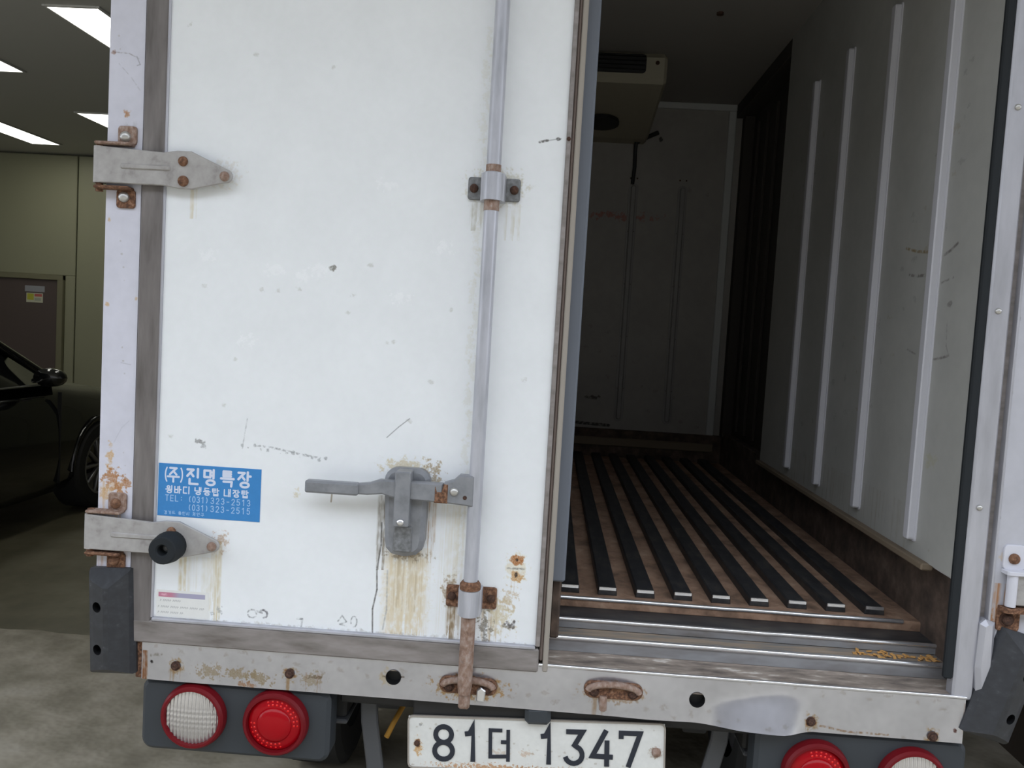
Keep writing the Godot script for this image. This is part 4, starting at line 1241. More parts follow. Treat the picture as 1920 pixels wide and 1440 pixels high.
	obj(d, "hasp_button", dim, M.bright_metal)
	var lev := mesh_tool()
	# handle grip, necked down and swept back towards the hub
	prism(lev, rounded(-0.455, -0.352, 1.2165, 1.2405, 0.004, 3), 0.038, 0.056, 0.004)
	prism(lev, [Vector2(-0.356, 1.2185), Vector2(-0.335, 1.2185), Vector2(-0.306, 1.222), Vector2(-0.292, 1.218), Vector2(-0.275, 1.215), Vector2(-0.275, 1.25), Vector2(-0.312, 1.25), Vector2(-0.332, 1.2425), Vector2(-0.356, 1.239)], 0.036, 0.05, 0.003)
	prism(lev, [Vector2(-0.276, 1.215), Vector2(-0.19, 1.213), Vector2(-0.19, 1.25), Vector2(-0.276, 1.25)], 0.034, 0.05, 0.003)
	obj(d, "lever", lev, M.grey_paint, "grey locking lever")
	var lr := mesh_tool()
	prism(lr, [Vector2(-0.206, 1.2125), Vector2(-0.18, 1.2125), Vector2(-0.18, 1.249), Vector2(-0.188, 1.2495), Vector2(-0.192, 1.235), Vector2(-0.2, 1.235), Vector2(-0.203, 1.245), Vector2(-0.206, 1.245)], 0.034, 0.0508, 0.002)
	obj(d, "lever_rust", lr, M.rust)
	var kn := mesh_tool()
	prism(kn, [Vector2(-0.19, 1.213), Vector2(-0.145, 1.21), Vector2(-0.13, 1.208), Vector2(-0.13, 1.268), Vector2(-0.159, 1.269), Vector2(-0.17, 1.258), Vector2(-0.188, 1.252)], 0.03, 0.049, 0.003)
	obj(d, "bar_bracket", kn, M.grey_paint)
	bolt(d, Vector3(-0.168, 1.2365, 0.049), 0.0085, M.bolt_steel, "bolt")
	bolt(d, Vector3(-0.147, 1.226, 0.049), 0.004, M.dark_rust, "rivet")
	# blue maker's sticker
	obj(d, "blue_sticker", face_box(-0.7665, -0.5585, 1.139, 1.245, 0.0, 0.0008), blue_sticker(), "blue maker's sticker with white Korean lettering and telephone numbers")
	# white paper label
	obj(d, "paper_label", face_box(-0.7635, -0.656, 0.9325, 0.988, 0.0, 0.0006), paper_label(), "small white label with a red and blue band")

func clamp_part(d: Node3D, y: float, plate_m: Material, collar_m: Material, bolt_m: Material) -> void:
	var st := mesh_tool()
	prism(st, rounded(-0.1775, -0.0775, y - 0.0215, y + 0.0215, 0.005, 3), 0.0, 0.006, 0.0015)
	obj(d, "clamp_plate", st, plate_m)
	var c := mesh_tool()
	var prof := [Vector2(-0.152, 0.004), Vector2(-0.151, 0.03)] + arc(-0.1285, 0.034, 0.0195, 0.0195, 175, 5, 12) + [Vector2(-0.106, 0.03), Vector2(-0.105, 0.004)]
	# collar arches over the bar; polygon in (x, z) pushed along y
	prism(c, prof.map(func(v): return Vector2(v.x, -v.y)), y - 0.026, y + 0.026, 0.002, Transform3D(Basis(Vector3(1, 0, 0), Vector3(0, 0, -1), Vector3(0, 1, 0)), Vector3.ZERO))
	obj(d, "clamp_collar", c, collar_m)
	for s in [-1.0, 1.0]:
		bolt(d, Vector3(-0.1275 + s * 0.0385, y, 0.006), 0.0085, bolt_m, "bolt")

func blue_sticker() -> StandardMaterial3D:
	var p := Paint.new(0.0, 0.208, 0.0, 0.106, 4200, Color(0.20, 0.50, 0.75), 0.02, grain)
	var w := Color(0.80, 0.83, 0.90)
	var w2 := Color(0.62, 0.74, 0.88)
	write(p, "(", 0.008, 0.099, 0.012, 0.03, 0.01, 0.0028, w)
	write(p, "주", 0.0185, 0.0985, 0.0235, 0.028, 0.03, 0.0042, w)
	write(p, ")", 0.0425, 0.099, 0.012, 0.03, 0.01, 0.0028, w)
	write(p, "진명특장", 0.0575, 0.0985, 0.0265, 0.031, 0.0345, 0.0048, w)
	write(p, "윙바디", 0.0155, 0.0615, 0.0138, 0.0145, 0.0178, 0.0024, w)
	write(p, "냉동탑", 0.0745, 0.0615, 0.0138, 0.0145, 0.0178, 0.0024, w)
	write(p, "내장탑", 0.134, 0.0615, 0.0138, 0.0145, 0.0178, 0.0024, w)
	write(p, "TEL:", 0.0155, 0.0425, 0.0062, 0.0115, 0.0098, 0.0016, w2)
	for k in 2:
		var y := 0.0425 - k * 0.0165
		write(p, "(031)", 0.0615, y, 0.0058, 0.0115, 0.009, 0.0016, w2)
		write(p, "323-251" + ("3" if k == 0 else "5"), 0.108, y, 0.0062, 0.0115, 0.0105, 0.0016, w2)
	write(p, "경기도", 0.0135, 0.0105, 0.0064, 0.0068, 0.0082, 0.0011, w2)
	write(p, "용인시", 0.0425, 0.0105, 0.0064, 0.0068, 0.0082, 0.0011, w2)
	write(p, "처인구", 0.072, 0.0105, 0.0064, 0.0068, 0.0082, 0.0011, w2)
	return picture("blue_sticker_print", p.im, 0.4)

func paper_label() -> StandardMaterial3D:
	var p := Paint.new(0.0, 0.1075, 0.0, 0.0555, 4000, Color(0.87, 0.87, 0.86), 0.01, grain)
	for i in p.im.get_width():
		var x := i / 4000.0
		if x > 0.004 and x < 0.1:
			var c := Color(0.74, 0.48, 0.56).lerp(Color(0.64, 0.63, 0.72), smoothstep(0.026, 0.05, x))
			p.im.fill_rect(Rect2i(i, int(0.005 * 4000), 1, int(0.0095 * 4000)), c)
	p.blob(0.016, 0.0458, 0.008, 0.003, Color(0.9, 0.72, 0.78), 0.9, 0.3)
	var ink := Color(0.68, 0.68, 0.68)
	for row in [[0.034, 0.008, 0.052], [0.021, 0.004, 0.098], [0.0095, 0.004, 0.056]]:
		var x2: float = row[1]
		var k := 0
		while x2 < row[2]:
			p.line([Vector2(x2, row[0] - 0.0018), Vector2(x2 + 0.0012, row[0] + 0.0018), Vector2(x2 + 0.0022, row[0])], 0.0012, ink, 0.8)
			x2 += 0.0034 if k % 5 else 0.0062
			k += 1
	return picture("paper_label_print", p.im, 0.5)

func build_open_door(t: Node3D) -> void:
	# the other door, swung right round against the outside of the box
	var d := node(t, "cargo_door", Vector3.ZERO, "open cargo door folded back along the side of the box")
	obj(d, "panel", box(1.035, 1.10, 0.93, 2.56, -0.86, -0.1, 0.003), M.wall_outside)
	obj(d, "stile", box(1.03, 1.105, 0.88, 2.61, -0.1, -0.06, 0.003), M.dull_aluminium)
	obj(d, "stile", box(1.03, 1.105, 0.88, 2.61, -0.9, -0.86, 0.003), M.dull_aluminium)
	obj(d, "bottom_rail", box(1.03, 1.105, 0.88, 0.93, -0.86, -0.1, 0.003), M.rail_aluminium)
	obj(d, "top_rail", box(1.03, 1.105, 2.56, 2.61, -0.86, -0.1, 0.003), M.rail_aluminium)
	for y in [1.822, 1.115]:
		# brackets on the post, pin, and the strap bent back round the corner
		var top := mesh_tool()
		prism(top, rounded(0.884, 0.925, y + 0.034, y + 0.082, 0.008, 3), 0.0, 0.005, 0.001)
		prism(top, rounded(0.884, 0.975, -0.024, 0.006, 0.006, 3), y + 0.028, y + 0.035, 0.001, Transform3D(Basis(Vector3(1, 0, 0), Vector3(0, 0, -1), Vector3(0, 1, 0)), Vector3.ZERO))
		obj(d, "hinge_bracket", top, M.post_paint, "white hinge bracket with a rusty bolt")
		bolt(d, Vector3(0.903, y + 0.056, 0.005), 0.0105, M.rust, "bolt")
		var bot := mesh_tool()
		prism(bot, rounded(0.882, 0.925, y - 0.085, y - 0.04, 0.006, 3), 0.0, 0.005, 0.001)
		prism(bot, rounded(0.884, 0.975, -0.024, 0.006, 0.006, 3), y - 0.045, y - 0.036, 0.001, Transform3D(Basis(Vector3(1, 0, 0), Vector3(0, 0, -1), Vector3(0, 1, 0)), Vector3.ZERO))
		obj(d, "hinge_bracket", bot, M.rust, "rusty lower hinge bracket")
		bolt(d, Vector3(0.9, y - 0.062, 0.005), 0.0105, M.dark_rust, "bolt", true)
		var kn := mesh_tool()
		lathe(kn, [Vector2(0.0, -0.034), Vector2(0.0095, -0.034), Vector2(0.0095, 0.03), Vector2(0.0, 0.03)], 16, along_y(Vector3(0.9, y, 0.012)))
		obj(d, "knuckle", kn, M.post_paint)
		var kn2 := mesh_tool()
		lathe(kn2, [Vector2(0.0, -0.034), Vector2(0.012, -0.034), Vector2(0.012, 0.03), Vector2(0.0, 0.03)], 16, along_y(Vector3(0.958, y, 0.012)))
		obj(d, "knuckle", kn2, M.post_paint)
		var strp := mesh_tool()
		cbox(strp, Vector3(0.93, y, 0.012), Vector3(0.05, 0.064, 0.006), 0.002)
		cbox(strp, Vector3(1.108, y, -0.12), Vector3(0.006, 0.064, 0.26), 0.002)
		cbox(strp, Vector3(1.035, y, 0.009), Vector3(0.15, 0.064, 0.006), 0.002)
		obj(d, "hinge_strap", strp, M.hinge_paint)

func build_lamps(t: Node3D) -> void:
	for s in [["tail_light_cluster", -0.795, -0.403, 0.646, 0.795, -0.682, -0.512, 0.7275, "tail light cluster under the closed door, clear lamp outside"], ["tail_light_cluster", 0.452, 0.862, 0.63, 0.795, 0.757, 0.571, 0.713, "tail light cluster cut by the bottom edge, red lamp inside"]]:
		var c := node(t, s[0], Vector3.ZERO, s[8])
		var pl := mesh_tool()
		prism(pl, rounded(s[1], s[2], s[3], s[4], 0.022), -0.07, -0.014, 0.008)
		obj(c, "housing", pl, M.lamp_housing)
		for k in 2:
			var o := Vector3(s[5 + k], s[7], -0.014)
			var ring := mesh_tool()
			lathe(ring, [Vector2(0.067, -0.004), Vector2(0.067, 0.006), Vector2(0.065, 0.016), Vector2(0.061, 0.021), Vector2(0.0565, 0.021), Vector2(0.055, 0.012)], 40, at(o))
			obj(c, "lamp_rim", ring, M.red_ring)
			if k == 0:
				# fluted clear lens
				var ln := mesh_tool()
				var n := 60
				ln.set_smooth_group(1)
				for j in n:
					for i in n:
						var q := []
						for e in [[0, 0], [1, 0], [1, 1], [0, 1]]:
							var u := lerpf(-1, 1, float(i + e[0]) / n)
							var v := lerpf(-1, 1, float(j + e[1]) / n)
							# square to disc
							var dx := u * sqrt(1.0 - v * v * 0.5)
							var dy := v * sqrt(1.0 - u * u * 0.5)
							var rr := dx * dx + dy * dy
							q.append(o + Vector3(dx * 0.0565, dy * 0.0565, 0.012 + 0.006 * (1.0 - rr) + 0.0019 * sin(dx * 46.0) + 0.0003 * sin(dy * 34.0) * (1.0 - smoothstep(0.2, 0.6, absf(dy + 0.1)))))
						quad(ln, q[0], q[1], q[2], q[3], Vector3(0, 0, 1))
				obj(c, "clear_lens", ln, M.clear_lens, "clear fluted reversing lens")
			else:
				var dm := mesh_tool()
				lathe(dm, [Vector2(0.056, 0.010), Vector2(0.05, 0.015), Vector2(0.036, 0.017)], 40, at(o), true)
				obj(c, "red_lens", dm, M.red_lens, "glossy red tail lens")
				var inner := mesh_tool()
				lathe(inner, [Vector2(0.036, 0.0165), Vector2(0.0335, 0.021), Vector2(0.024, 0.0245), Vector2(0.012, 0.0262), Vector2(0.0, 0.0268)], 32, at(o), true)
				obj(c, "lens_boss", inner, M.red_lens)
				var beads := mesh_tool()
				for a in 30:
					if a % 15 > 9:
						continue
					for r2 in 2:
						var an := TAU * a / 30.0
						lathe(beads, [Vector2(0.0031, 0.0), Vector2(0.0022, 0.0018), Vector2(0.0, 0.0024)], 6, at(o + Vector3(cos(an) * (0.0405 + r2 * 0.0066), sin(an) * (0.0405 + r2 * 0.0066), 0.0148 - r2 * 0.0012)), true)
				obj(c, "lens_prisms", beads, M.red_bead).set_meta("kind", "stuff")

func build_plate(t: Node3D) -> void:
	var pl := node(t, "number_plate", Vector3(0.017, 0.7165, -0.02), "white number plate reading 81더 1347")
	pl.rotation.z = deg_to_rad(2.75)
	var p := Paint.new(-0.26, 0.26, -0.055, 0.055, 1900, Color(0.83, 0.83, 0.815), 0.03, grain)
	p.blob(-0.241, -0.01, 0.010, 0.022, Color(0.72, 0.52, 0.28), 0.9, 0.4)
	p.blob(-0.241, -0.003, 0.007, 0.011, Color(0.35, 0.2, 0.12), 1.0, 0.4)
	p.blob(0.242, -0.006, 0.014, 0.015, Color(0.55, 0.45, 0.36), 0.9, 0.3)
	p.blob(-0.02, -0.018, 0.014, 0.006, Color(0.72, 0.6, 0.5), 0.7, 0.8)
	p.blob(-0.075, -0.018, 0.02, 0.006, Color(0.7, 0.6, 0.5), 0.5, 0.9)
	p.blob(-0.1, -0.05, 0.09, 0.007, Color(0.66, 0.44, 0.26), 0.85, 0.9)
	p.blob(0.06, -0.05, 0.08, 0.005, Color(0.62, 0.42, 0.26), 0.7, 0.9)
	p.blob(-0.235, 0.038, 0.005, 0.003, Color(0.5, 0.5, 0.5), 0.8, 0.7)
	for k in 40:
		p.blob(-0.25 + 0.5 * fposmod(k * 0.618, 1.0), -0.05 + 0.1 * fposmod(k * 0.377, 1.0), 0.003, 0.002, Color(0.6, 0.56, 0.5), 0.5, 0.9)
	picture("plate_print", p.im, 0.45)
	obj(pl, "plate_sheet", face_box(-0.258, 0.258, -0.053, 0.053, -0.003, 0.0), M.plate_print)
	var rim := mesh_tool()
	ribbon(rim, rounded(-0.2585, 0.2585, -0.0535, 0.0535, 0.01, 4), 0.003, -0.003, 0.0018, true)
	obj(pl, "plate_rim", rim, M.edge_tan)
	# embossed figures: strokes in a box of given left edge and width
	var w := 0.0098
	var figs := [
		["8", [[arc(0.5, 0.265, 0.40, 0.22, 0, 352, 22), true], [arc(0.5, 0.72, 0.45, 0.235, 0, 352, 22), true]], 0.0533, 0.0405],
		["1", [[[Vector2(0.08, 0.23), Vector2(0.5, 0.21), Vector2(0.78, 0.0), Vector2(0.78, 1.0)], false]], 0.115, 0.0235],
		["더", [[[Vector2(0.62, 0.1), Vector2(0.06, 0.1), Vector2(0.06, 0.84), Vector2(0.86, 0.82)], false], [[Vector2(0.9, 0.08), Vector2(0.9, 0.96)], false], [[Vector2(0.56, 0.42), Vector2(0.86, 0.42)], false]], 0.166, 0.043],
		["1", [[[Vector2(0.08, 0.23), Vector2(0.5, 0.21), Vector2(0.78, 0.0), Vector2(0.78, 1.0)], false]], 0.2685, 0.0235],
		["3", [[[Vector2(0.08, 0.07), Vector2(0.88, 0.07), Vector2(0.5, 0.44)] + arc(0.46, 0.71, 0.42, 0.24, -70, 165, 12), false]], 0.318, 0.041],
		["4", [[[Vector2(0.68, 0.0), Vector2(0.06, 0.72), Vector2(1.0, 0.74)], false], [[Vector2(0.72, 0.28), Vector2(0.72, 1.0)], false]], 0.372, 0.0436],
		["7", [[[Vector2(0.08, 0.22), Vector2(0.08, 0.06), Vector2(0.94, 0.06), Vector2(0.42, 1.0)], false]], 0.428, 0.044],
	]
	for f in figs:
		var st := mesh_tool()
		for s in f[1]:
			var pts: Array = s[0].map(func(q): return Vector2(-0.26 + f[2] + q.x * f[3], 0.037 - q.y * 0.0745))
			ribbon(st, pts, w if f[0] != "더" else 0.0072, -0.001, 0.0016 + 0.0002 * f[1].find(s), s[1])
		obj(pl, "plate_figure", st, M.number_ink, "embossed dark figure " + f[0])
	bolt(pl, Vector3(-0.241, -0.003, 0.0), 0.006, M.dark_rust)
	bolt(pl, Vector3(0.242, -0.005, 0.0), 0.0095, M.pale_rust)
	obj(pl, "plate_lamp", box(-0.022, 0.03, 0.05, 0.088, -0.02, 0.02, 0.008), M.lamp_housing)
	obj(pl, "plate_bracket", box(-0.25, 0.25, -0.04, 0.085, -0.03, -0.006, 0.003), M.chassis_black)

func build_under(t: Node3D) -> void:
	var u := node(t, "chassis", Vector3.ZERO, "dark chassis and brackets under the cargo box")
	for sx in [-0.36, 0.42]:
		obj(u, "frame_rail", box(sx - 0.03, sx + 0.03, 0.56, 0.70, -3.9, -0.45, 0.004), M.chassis_black)
	for z in [-0.3, -0.9, -1.5, -2.1]:
		obj(u, "cross_bearer", box(-0.75, 0.81, 0.75, 0.86, z - 0.03, z + 0.03, 0.004), M.chassis_black)
	obj(u, "floor_underside", box(-0.84, 0.9, 0.835, 0.86, -2.5, -0.1, 0.003), M.chassis_black)
	obj(u, "rear_crossmember", box(-0.395, 0.46, 0.755, 0.8, -0.3, -0.06, 0.004), M.chassis_black)
	for sx in [-0.43, 0.5]:
		obj(u, "spring_hanger", box(sx - 0.05, sx + 0.04, 0.70, 0.8, -0.2, -0.1, 0.006), M.chassis_black)
		obj(u, "hanger_lip", box(sx - 0.05, sx + 0.045, 0.693, 0.703, -0.2, -0.09, 0.003), M.chassis_grey)
	for q in [[Vector3(-0.345, 0.80, -0.1), Vector3(-0.338, 0.7, -0.1), Vector3(-0.30, 0.45, -0.11)], [Vector3(0.405, 0.80, -0.1), Vector3(0.40, 0.72, -0.1), Vector3(0.345, 0.45, -0.11)]]:
		var st := mesh_tool()
		for k in 2:
			var a: Vector3 = q[k]
			var b: Vector3 = q[k + 1]
			var up := (b - a).normalized()
			var right := up.cross(Vector3(0, 0, 1)).normalized()
			cbox(st, Vector3.ZERO, Vector3(0.036, a.distance_to(b) + 0.01, 0.012), 0.003, Transform3D(Basis(right, up, right.cross(up)), (a + b) * 0.5))
		obj(u, "hanging_bracket", st, M.chassis_grey)
	obj(u, "bumper_beam", box(-0.70, 0.76, 0.36, 0.45, -0.14, -0.08, 0.008), M.chassis_grey)
	var strap_st := mesh_tool()
	tube(strap_st, [Vector3(-0.27, 0.72, -0.2), Vector3(-0.292, 0.685, -0.13), Vector3(-0.305, 0.655, -0.125)], 0.006, 8)
	obj(u, "yellow_hose", strap_st, M.strap_yellow, "thin yellow hose")
	var s2 := mesh_tool()
	tube(s2, [Vector3(-0.318, 0.63, -0.122), Vector3(-0.332, 0.605, -0.13), Vector3(-0.345, 0.56, -0.16)], 0.006, 8)
	obj(u, "yellow_hose", s2, M.strap_yellow)
	var ax := mesh_tool()
	lathe(ax, [Vector2(0.0, -0.66), Vector2(0.045, -0.66), Vector2(0.045, -0.16), Vector2(0.15, -0.08), Vector2(0.15, 0.08), Vector2(0.045, 0.16), Vector2(0.045, 0.66), Vector2(0.0, 0.66)], 18, along_x(Vector3(0.03, 0.3, -1.25)))
	obj(u, "axle", ax, M.chassis_black)
	for sx in [-1.0, 1.0]:
		for zz in [-1.25, -3.5]:
			var w := node(t, "wheel", Vector3(0.03 + sx * 0.74, 0.3, zz))
			var ty := mesh_tool()
			lathe(ty, [Vector2(0.18, -0.09), Vector2(0.27, -0.1), Vector2(0.298, -0.085), Vector2(0.302, 0.0), Vector2(0.298, 0.085), Vector2(0.27, 0.1), Vector2(0.18, 0.09)], 36, along_x(Vector3.ZERO))
			obj(w, "tyre", ty, M.tyre_rubber)
			var rm := mesh_tool()
			lathe(rm, [Vector2(0.0, -0.04), Vector2(0.18, -0.05), Vector2(0.185, 0.06), Vector2(0.12, 0.04), Vector2(0.06, 0.055), Vector2(0.0, 0.055)], 28, along_x(Vector3.ZERO))
			obj(w, "rim", rm, M.rim_metal)
	# cab beyond the box
	var cab := node(t, "cab", Vector3.ZERO, "white cab beyond the cargo box")
	var cs := mesh_tool()
	var prof := [Vector2(2.75, 0.45), Vector2(4.35, 0.45), Vector2(4.4, 1.0), Vector2(4.1, 1.25), Vector2(3.75, 1.95), Vector2(2.75, 1.98)]
	prism(cs, prof, -0.84, 0.84, 0.04, Transform3D(Basis(Vector3(0, 0, -1), Vector3(0, 1, 0), Vector3(1, 0, 0)), Vector3(0.03, 0, 0)))
	obj(cab, "cab_shell", cs, M.wall_outside)
	obj(cab, "rear_window", box(-0.5, 0.56, 1.4, 1.8, -2.76, -2.742, 0.004), M.car_glass)

func build_bumpers(t: Node3D) -> void:
	for side in [-1.0, 1.0]:
		# plan of the block seen from above: face with the holes turned outwards, blunt ridge, inner flank
		var root := CSGCombiner3D.new()
		root.name = "rubber_bumper"
		t.add_child(root, true)
		root.set_meta("label", "black rubber corner bumper with two bolt holes, upright" if side < 0 else "black rubber corner bumper with two bolt holes, leaning at the picture edge")
		var plan := [Vector2(-0.046, -0.05), Vector2(-0.046, 0.006), Vector2(-0.04, 0.018), Vector2(-0.03, 0.024), Vector2(-0.004, 0.034), Vector2(0.006, 0.034), Vector2(0.034, 0.006), Vector2(0.041, -0.008), Vector2(0.041, -0.05)]
		var body := CSGPolygon3D.new()
		body.name = "block"
		body.polygon = PackedVector2Array(plan.map(func(v): return Vector2(v.x * -side, -v.y)))
		body.depth = 0.216
		body.material = M.bumper_rubber
		root.add_child(body)
		# polygon x,y become x,-z; it is pushed along its own -z, which points down
		body.transform = Transform3D(Basis(Vector3(1, 0, 0), Vector3(0, 0, -1), Vector3(0, 1, 0)), Vector3(0, 0.108, 0))
		for k in [[0.108, 0.75], [-0.108, -0.55]]:   # slanting ends
			var cut := CSGBox3D.new()
			cut.name = "slant"
			cut.operation = CSGShape3D.OPERATION_SUBTRACTION
			cut.size = Vector3(0.3, 0.1, 0.2)
			cut.material = M.bumper_rubber
			root.add_child(cut, true)
			var bs := Basis(Vector3(1, 0, 0), k[1])
			cut.transform = Transform3D(bs, Vector3(0, k[0], 0.0) + bs * Vector3(0, 0.05 * signf(k[0]), 0.0))
		for y in [0.036, -0.05]:
			var h := CSGCylinder3D.new()
			h.name = "bolt_hole"
			h.operation = CSGShape3D.OPERATION_SUBTRACTION
			h.radius = 0.0105
			h.height = 0.05
			h.sides = 20
			h.material = M.grille_black
			root.add_child(h, true)
			h.transform = Transform3D(Basis(Vector3(1, 0, 0), PI / 2), Vector3(side * 0.02, y, 0.028))
		root.transform = Transform3D(Basis(Vector3(0, 0, 1), 0.04), Vector3(-0.8445, 0.92, 0.01)) if side < 0 else Transform3D(Basis(Vector3(0, 0, 1), -0.27) * Basis(Vector3(0, 1, 0), 0.06), Vector3(0.902, 0.924, 0.008))
	# bent white plate between the jamb foot and the right bumper, and mounting plates
	var g := mesh_tool()
	prism(g, [Vector2(0.85, 0.955), Vector2(0.852, 1.04), Vector2(0.862, 1.05), Vector2(0.88, 1.045), Vector2(0.884, 0.93), Vector2(0.878, 0.9), Vector2(0.856, 0.905)], -0.02, 0.012, 0.008)
	obj(t, "corner_gusset", g, M.frame_metal, "bent white corner plate beside the right bumper")
	obj(t, "corner_gusset", box(-0.805, -0.788, 0.80, 0.89, -0.05, -0.004, 0.002), M.rust)
	obj(t, "bumper_bracket", box(-0.89, -0.80, 0.84, 1.0, -0.06, -0.04, 0.002), M.chassis_grey)
	obj(t, "bumper_bracket", box(0.86, 0.949, 0.84, 1.04, -0.06, -0.03, 0.002), M.chassis_grey)

func build_flakes() -> void:
	# crumbs of rust and dried leaf swept into the corner of the sill
	var rng := RandomNumberGenerator.new()
	rng.seed = 5
	var st := mesh_tool()
	mat("flake", lin(0.55, 0.30, 0.10), 0.9)
	for k in 46:
		var x := 0.825 - 0.16 * pow(rng.randf(), 1.8)
		var z := -0.086 - 0.036 * rng.randf()
		var s := rng.randf_range(0.002, 0.006)
		var b := Basis.from_euler(Vector3(rng.randf_range(-0.4, 0.4), rng.randf() * TAU, rng.randf_range(-0.4, 0.4)))
		cbox(st, Vector3.ZERO, Vector3(s * 2.2, s * 0.5, s * 1.3), s * 0.15, Transform3D(b, Vector3(x, 0.9245 + s * 0.45, z)))
	for q in [Vector3(0.664, 0.925, -0.104), Vector3(0.695, 0.925, -0.102), Vector3(0.682, 0.925, -0.105)]:
		cbox(st, Vector3.ZERO, Vector3(0.012, 0.0015, 0.008), 0.0004, Transform3D(Basis(Vector3(0, 1, 0), q.x * 40.0), q))
	var o := obj(self, "rust_flakes", st, M.flake)
	tag(o, "orange-brown crumbs in the right corner of the middle step", "debris", "", "stuff")

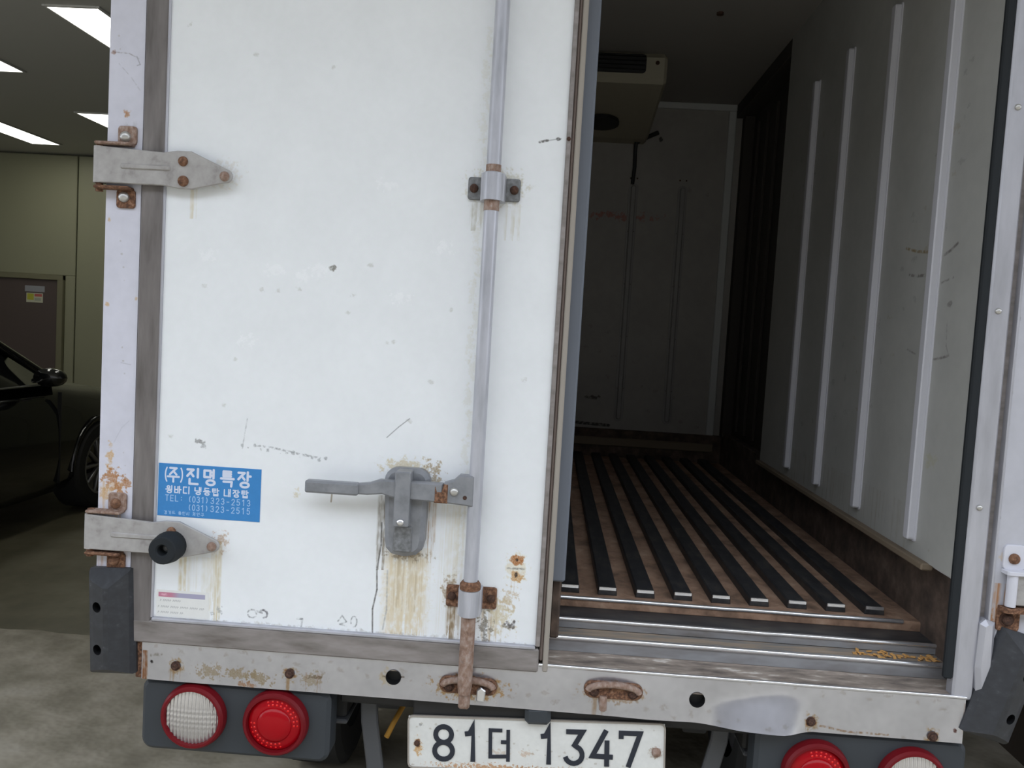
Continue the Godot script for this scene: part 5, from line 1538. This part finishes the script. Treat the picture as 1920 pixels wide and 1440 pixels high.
# ------------------------------------------------------------------ the parked car
func build_car() -> void:
	var c := node(self, "parked_car", Vector3(-4.33, 0, -3.15))
	c.rotation.y = PI / 2
	tag(c, "black car parked inside the workshop behind the truck, nose to the far wall", "car")
	# stations along the length: x, half width, bottom, top of the lower body
	var stn := [[-2.3, 0.68, 0.34, 0.80], [-2.22, 0.80, 0.26, 0.98], [-1.9, 0.88, 0.22, 1.03], [-1.3, 0.91, 0.2, 1.03], [-0.4, 0.92, 0.2, 1.0], [0.3, 0.92, 0.2, 0.985], [0.75, 0.92, 0.2, 0.985], [1.05, 0.91, 0.2, 0.99], [1.5, 0.90, 0.21, 0.95], [1.95, 0.86, 0.22, 0.88], [2.18, 0.78, 0.26, 0.80], [2.28, 0.66, 0.34, 0.66]]
	var body := mesh_tool(true)
	var rings := []
	for s in stn:
		var r := []
		for q in [[0.0, 0.0], [0.9, 0.0], [0.985, 0.12], [1.0, 0.35], [0.995, 0.6], [0.985, 0.72], [0.95, 0.86], [0.86, 0.965], [0.6, 1.0], [0.0, 1.02]]:
			r.append(Vector3(s[0], lerpf(s[2], s[3], q[1]), s[1] * q[0]))
		for k in range(8, 0, -1):
			r.append(Vector3(r[k].x, r[k].y, -r[k].z))
		rings.append(r)
	var n: int = rings[0].size()
	for i in rings.size() - 1:
		var mid := Vector3((rings[i][0].x + rings[i + 1][0].x) / 2, 0.6, 0)
		for k in n:
			var a: Vector3 = rings[i][k]
			var b: Vector3 = rings[i][(k + 1) % n]
			var d: Vector3 = rings[i + 1][k]
			var e: Vector3 = rings[i + 1][(k + 1) % n]
			quad(body, a, b, e, d, (a + b + d + e) / 4 - mid)
	body.set_smooth_group(FLAT)
	for i in [0, rings.size() - 1]:
		for k in n:
			tri(body, Vector3(rings[i][0].x, 0.55, 0), rings[i][k], rings[i][(k + 1) % n], Vector3(-1 if i == 0 else 1, 0, 0))
	obj(c, "body", body, M.car_paint)
	# glasshouse and roof
	var gh := [[-1.75, 0.72, 1.0, 1.03], [-1.15, 0.70, 1.0, 1.40], [-0.5, 0.69, 1.0, 1.46], [0.15, 0.68, 1.0, 1.43], [0.5, 0.70, 0.98, 1.25], [1.02, 0.74, 0.97, 0.985]]
	var glass := mesh_tool(true)
	var roof := mesh_tool(true)
	for i in gh.size() - 1:
		var p: Array = gh[i]
		var q: Array = gh[i + 1]
		for s in [-1.0, 1.0]:
			quad(glass, Vector3(p[0], p[2], s * 0.86), Vector3(q[0], q[2], s * 0.86), Vector3(q[0], q[3], s * q[1]), Vector3(p[0], p[3], s * p[1]), Vector3(0, 0.3, s))
		var m := roof if i in [1, 2] else glass
		quad(m, Vector3(p[0], p[3], -p[1]), Vector3(q[0], q[3], -q[1]), Vector3(q[0], q[3], q[1]), Vector3(p[0], p[3], p[1]), Vector3(0, 1, 0))
	obj(c, "glass", glass, M.car_glass)
	obj(c, "roof", roof, M.car_paint)
	for s in [-1.0, 1.0]:
		var pil := mesh_tool()
		tube(pil, [Vector3(0.95, 0.985, s * 0.84), Vector3(0.5, 1.25, s * 0.72), Vector3(0.15, 1.43, s * 0.69), Vector3(-0.5, 1.46, s * 0.70), Vector3(-1.15, 1.40, s * 0.71), Vector3(-1.75, 1.04, s * 0.76)], 0.03, 8)
		tube(pil, [Vector3(-0.45, 1.0, s * 0.87), Vector3(-0.5, 1.45, s * 0.70)], 0.03, 8)
		obj(c, "pillar", pil, M.car_paint)
		var mr := node(c, "mirror", Vector3(0.66, 1.05, s * 0.98))
		var ms := mesh_tool()
		lathe(ms, [Vector2(0.0, -0.07), Vector2(0.05, -0.055), Vector2(0.075, -0.01), Vector2(0.07, 0.05), Vector2(0.0, 0.055)], 16, Transform3D(Basis(Vector3(0, 1, 0), -PI / 2).scaled_local(Vector3(1.4, 0.85, 1.0)), Vector3.ZERO), true)
		cbox(ms, Vector3(0.02, -0.03, -s * 0.08), Vector3(0.06, 0.03, 0.12), 0.008)
		obj(mr, "mirror_shell", ms, M.car_paint)
		obj(mr, "turn_lamp", box(0.045, 0.07, -0.012, 0.008, -0.07, 0.07, 0.004), M.car_trim)
		obj(c, "belt_trim", box(-1.7, 0.95, 0.985, 0.997, s * 0.885 - 0.008, s * 0.885 + 0.008, 0.003), M.car_trim)
		for hx in [0.0, -0.95]:
			obj(c, "door_handle", box(hx - 0.02, hx + 0.17, 0.80, 0.828, s * 0.92 - 0.02, s * 0.92 + 0.025, 0.008), M.car_trim)
		for dx in [0.88, -0.25, -1.2]:
			obj(c, "door_seam", box(dx - 0.004, dx + 0.004, 0.28, 0.93, s * 0.905 - 0.012, s * 0.905 + 0.0145, 0.001), M.car_seam_plastic)
		for wx in [1.42, -1.35]:
			var w := node(c, "wheel", Vector3(wx, 0.335, s * 0.81))
			var ty := mesh_tool()
			lathe(ty, [Vector2(0.22, -0.11), Vector2(0.31, -0.115), Vector2(0.335, -0.09), Vector2(0.335, 0.09), Vector2(0.31, 0.115), Vector2(0.235, 0.115), Vector2(0.225, 0.1)], 36, at(Vector3.ZERO) if s > 0 else Transform3D(Basis(Vector3(0, 1, 0), PI), Vector3.ZERO))
			obj(w, "tyre", ty, M.tyre_rubber)
			var rm := mesh_tool()
			lathe(rm, [Vector2(0.228, 0.06), Vector2(0.228, 0.114), Vector2(0.212, 0.112), Vector2(0.206, 0.07), Vector2(0.0, 0.06)], 36, at(Vector3.ZERO) if s > 0 else Transform3D(Basis(Vector3(0, 1, 0), PI), Vector3.ZERO))
			for k in 10:
				var an := TAU * k / 10.0
				cbox(rm, Vector3(0.115, 0, s * 0.095), Vector3(0.2, 0.026, 0.03), 0.006, Transform3D(Basis(Vector3(0, 0, 1), an), Vector3.ZERO))
			obj(w, "rim", rm, M.rim_metal)
			var ar := mesh_tool()
			var pts := []
			for k in 19:
				var an2 := PI * k / 18.0
				pts.append(Vector3(wx + cos(an2) * 0.365, 0.335 + sin(an2) * 0.365, s * 0.905))
			tube(ar, pts, 0.018, 8)
			obj(c, "wheel_arch", ar, M.car_paint)
	for s2 in [-1.0, 1.0]:
		obj(c, "headlight", box(2.02, 2.2, 0.66, 0.76, s2 * 0.68 - 0.12, s2 * 0.68 + 0.12, 0.03), M.car_trim)
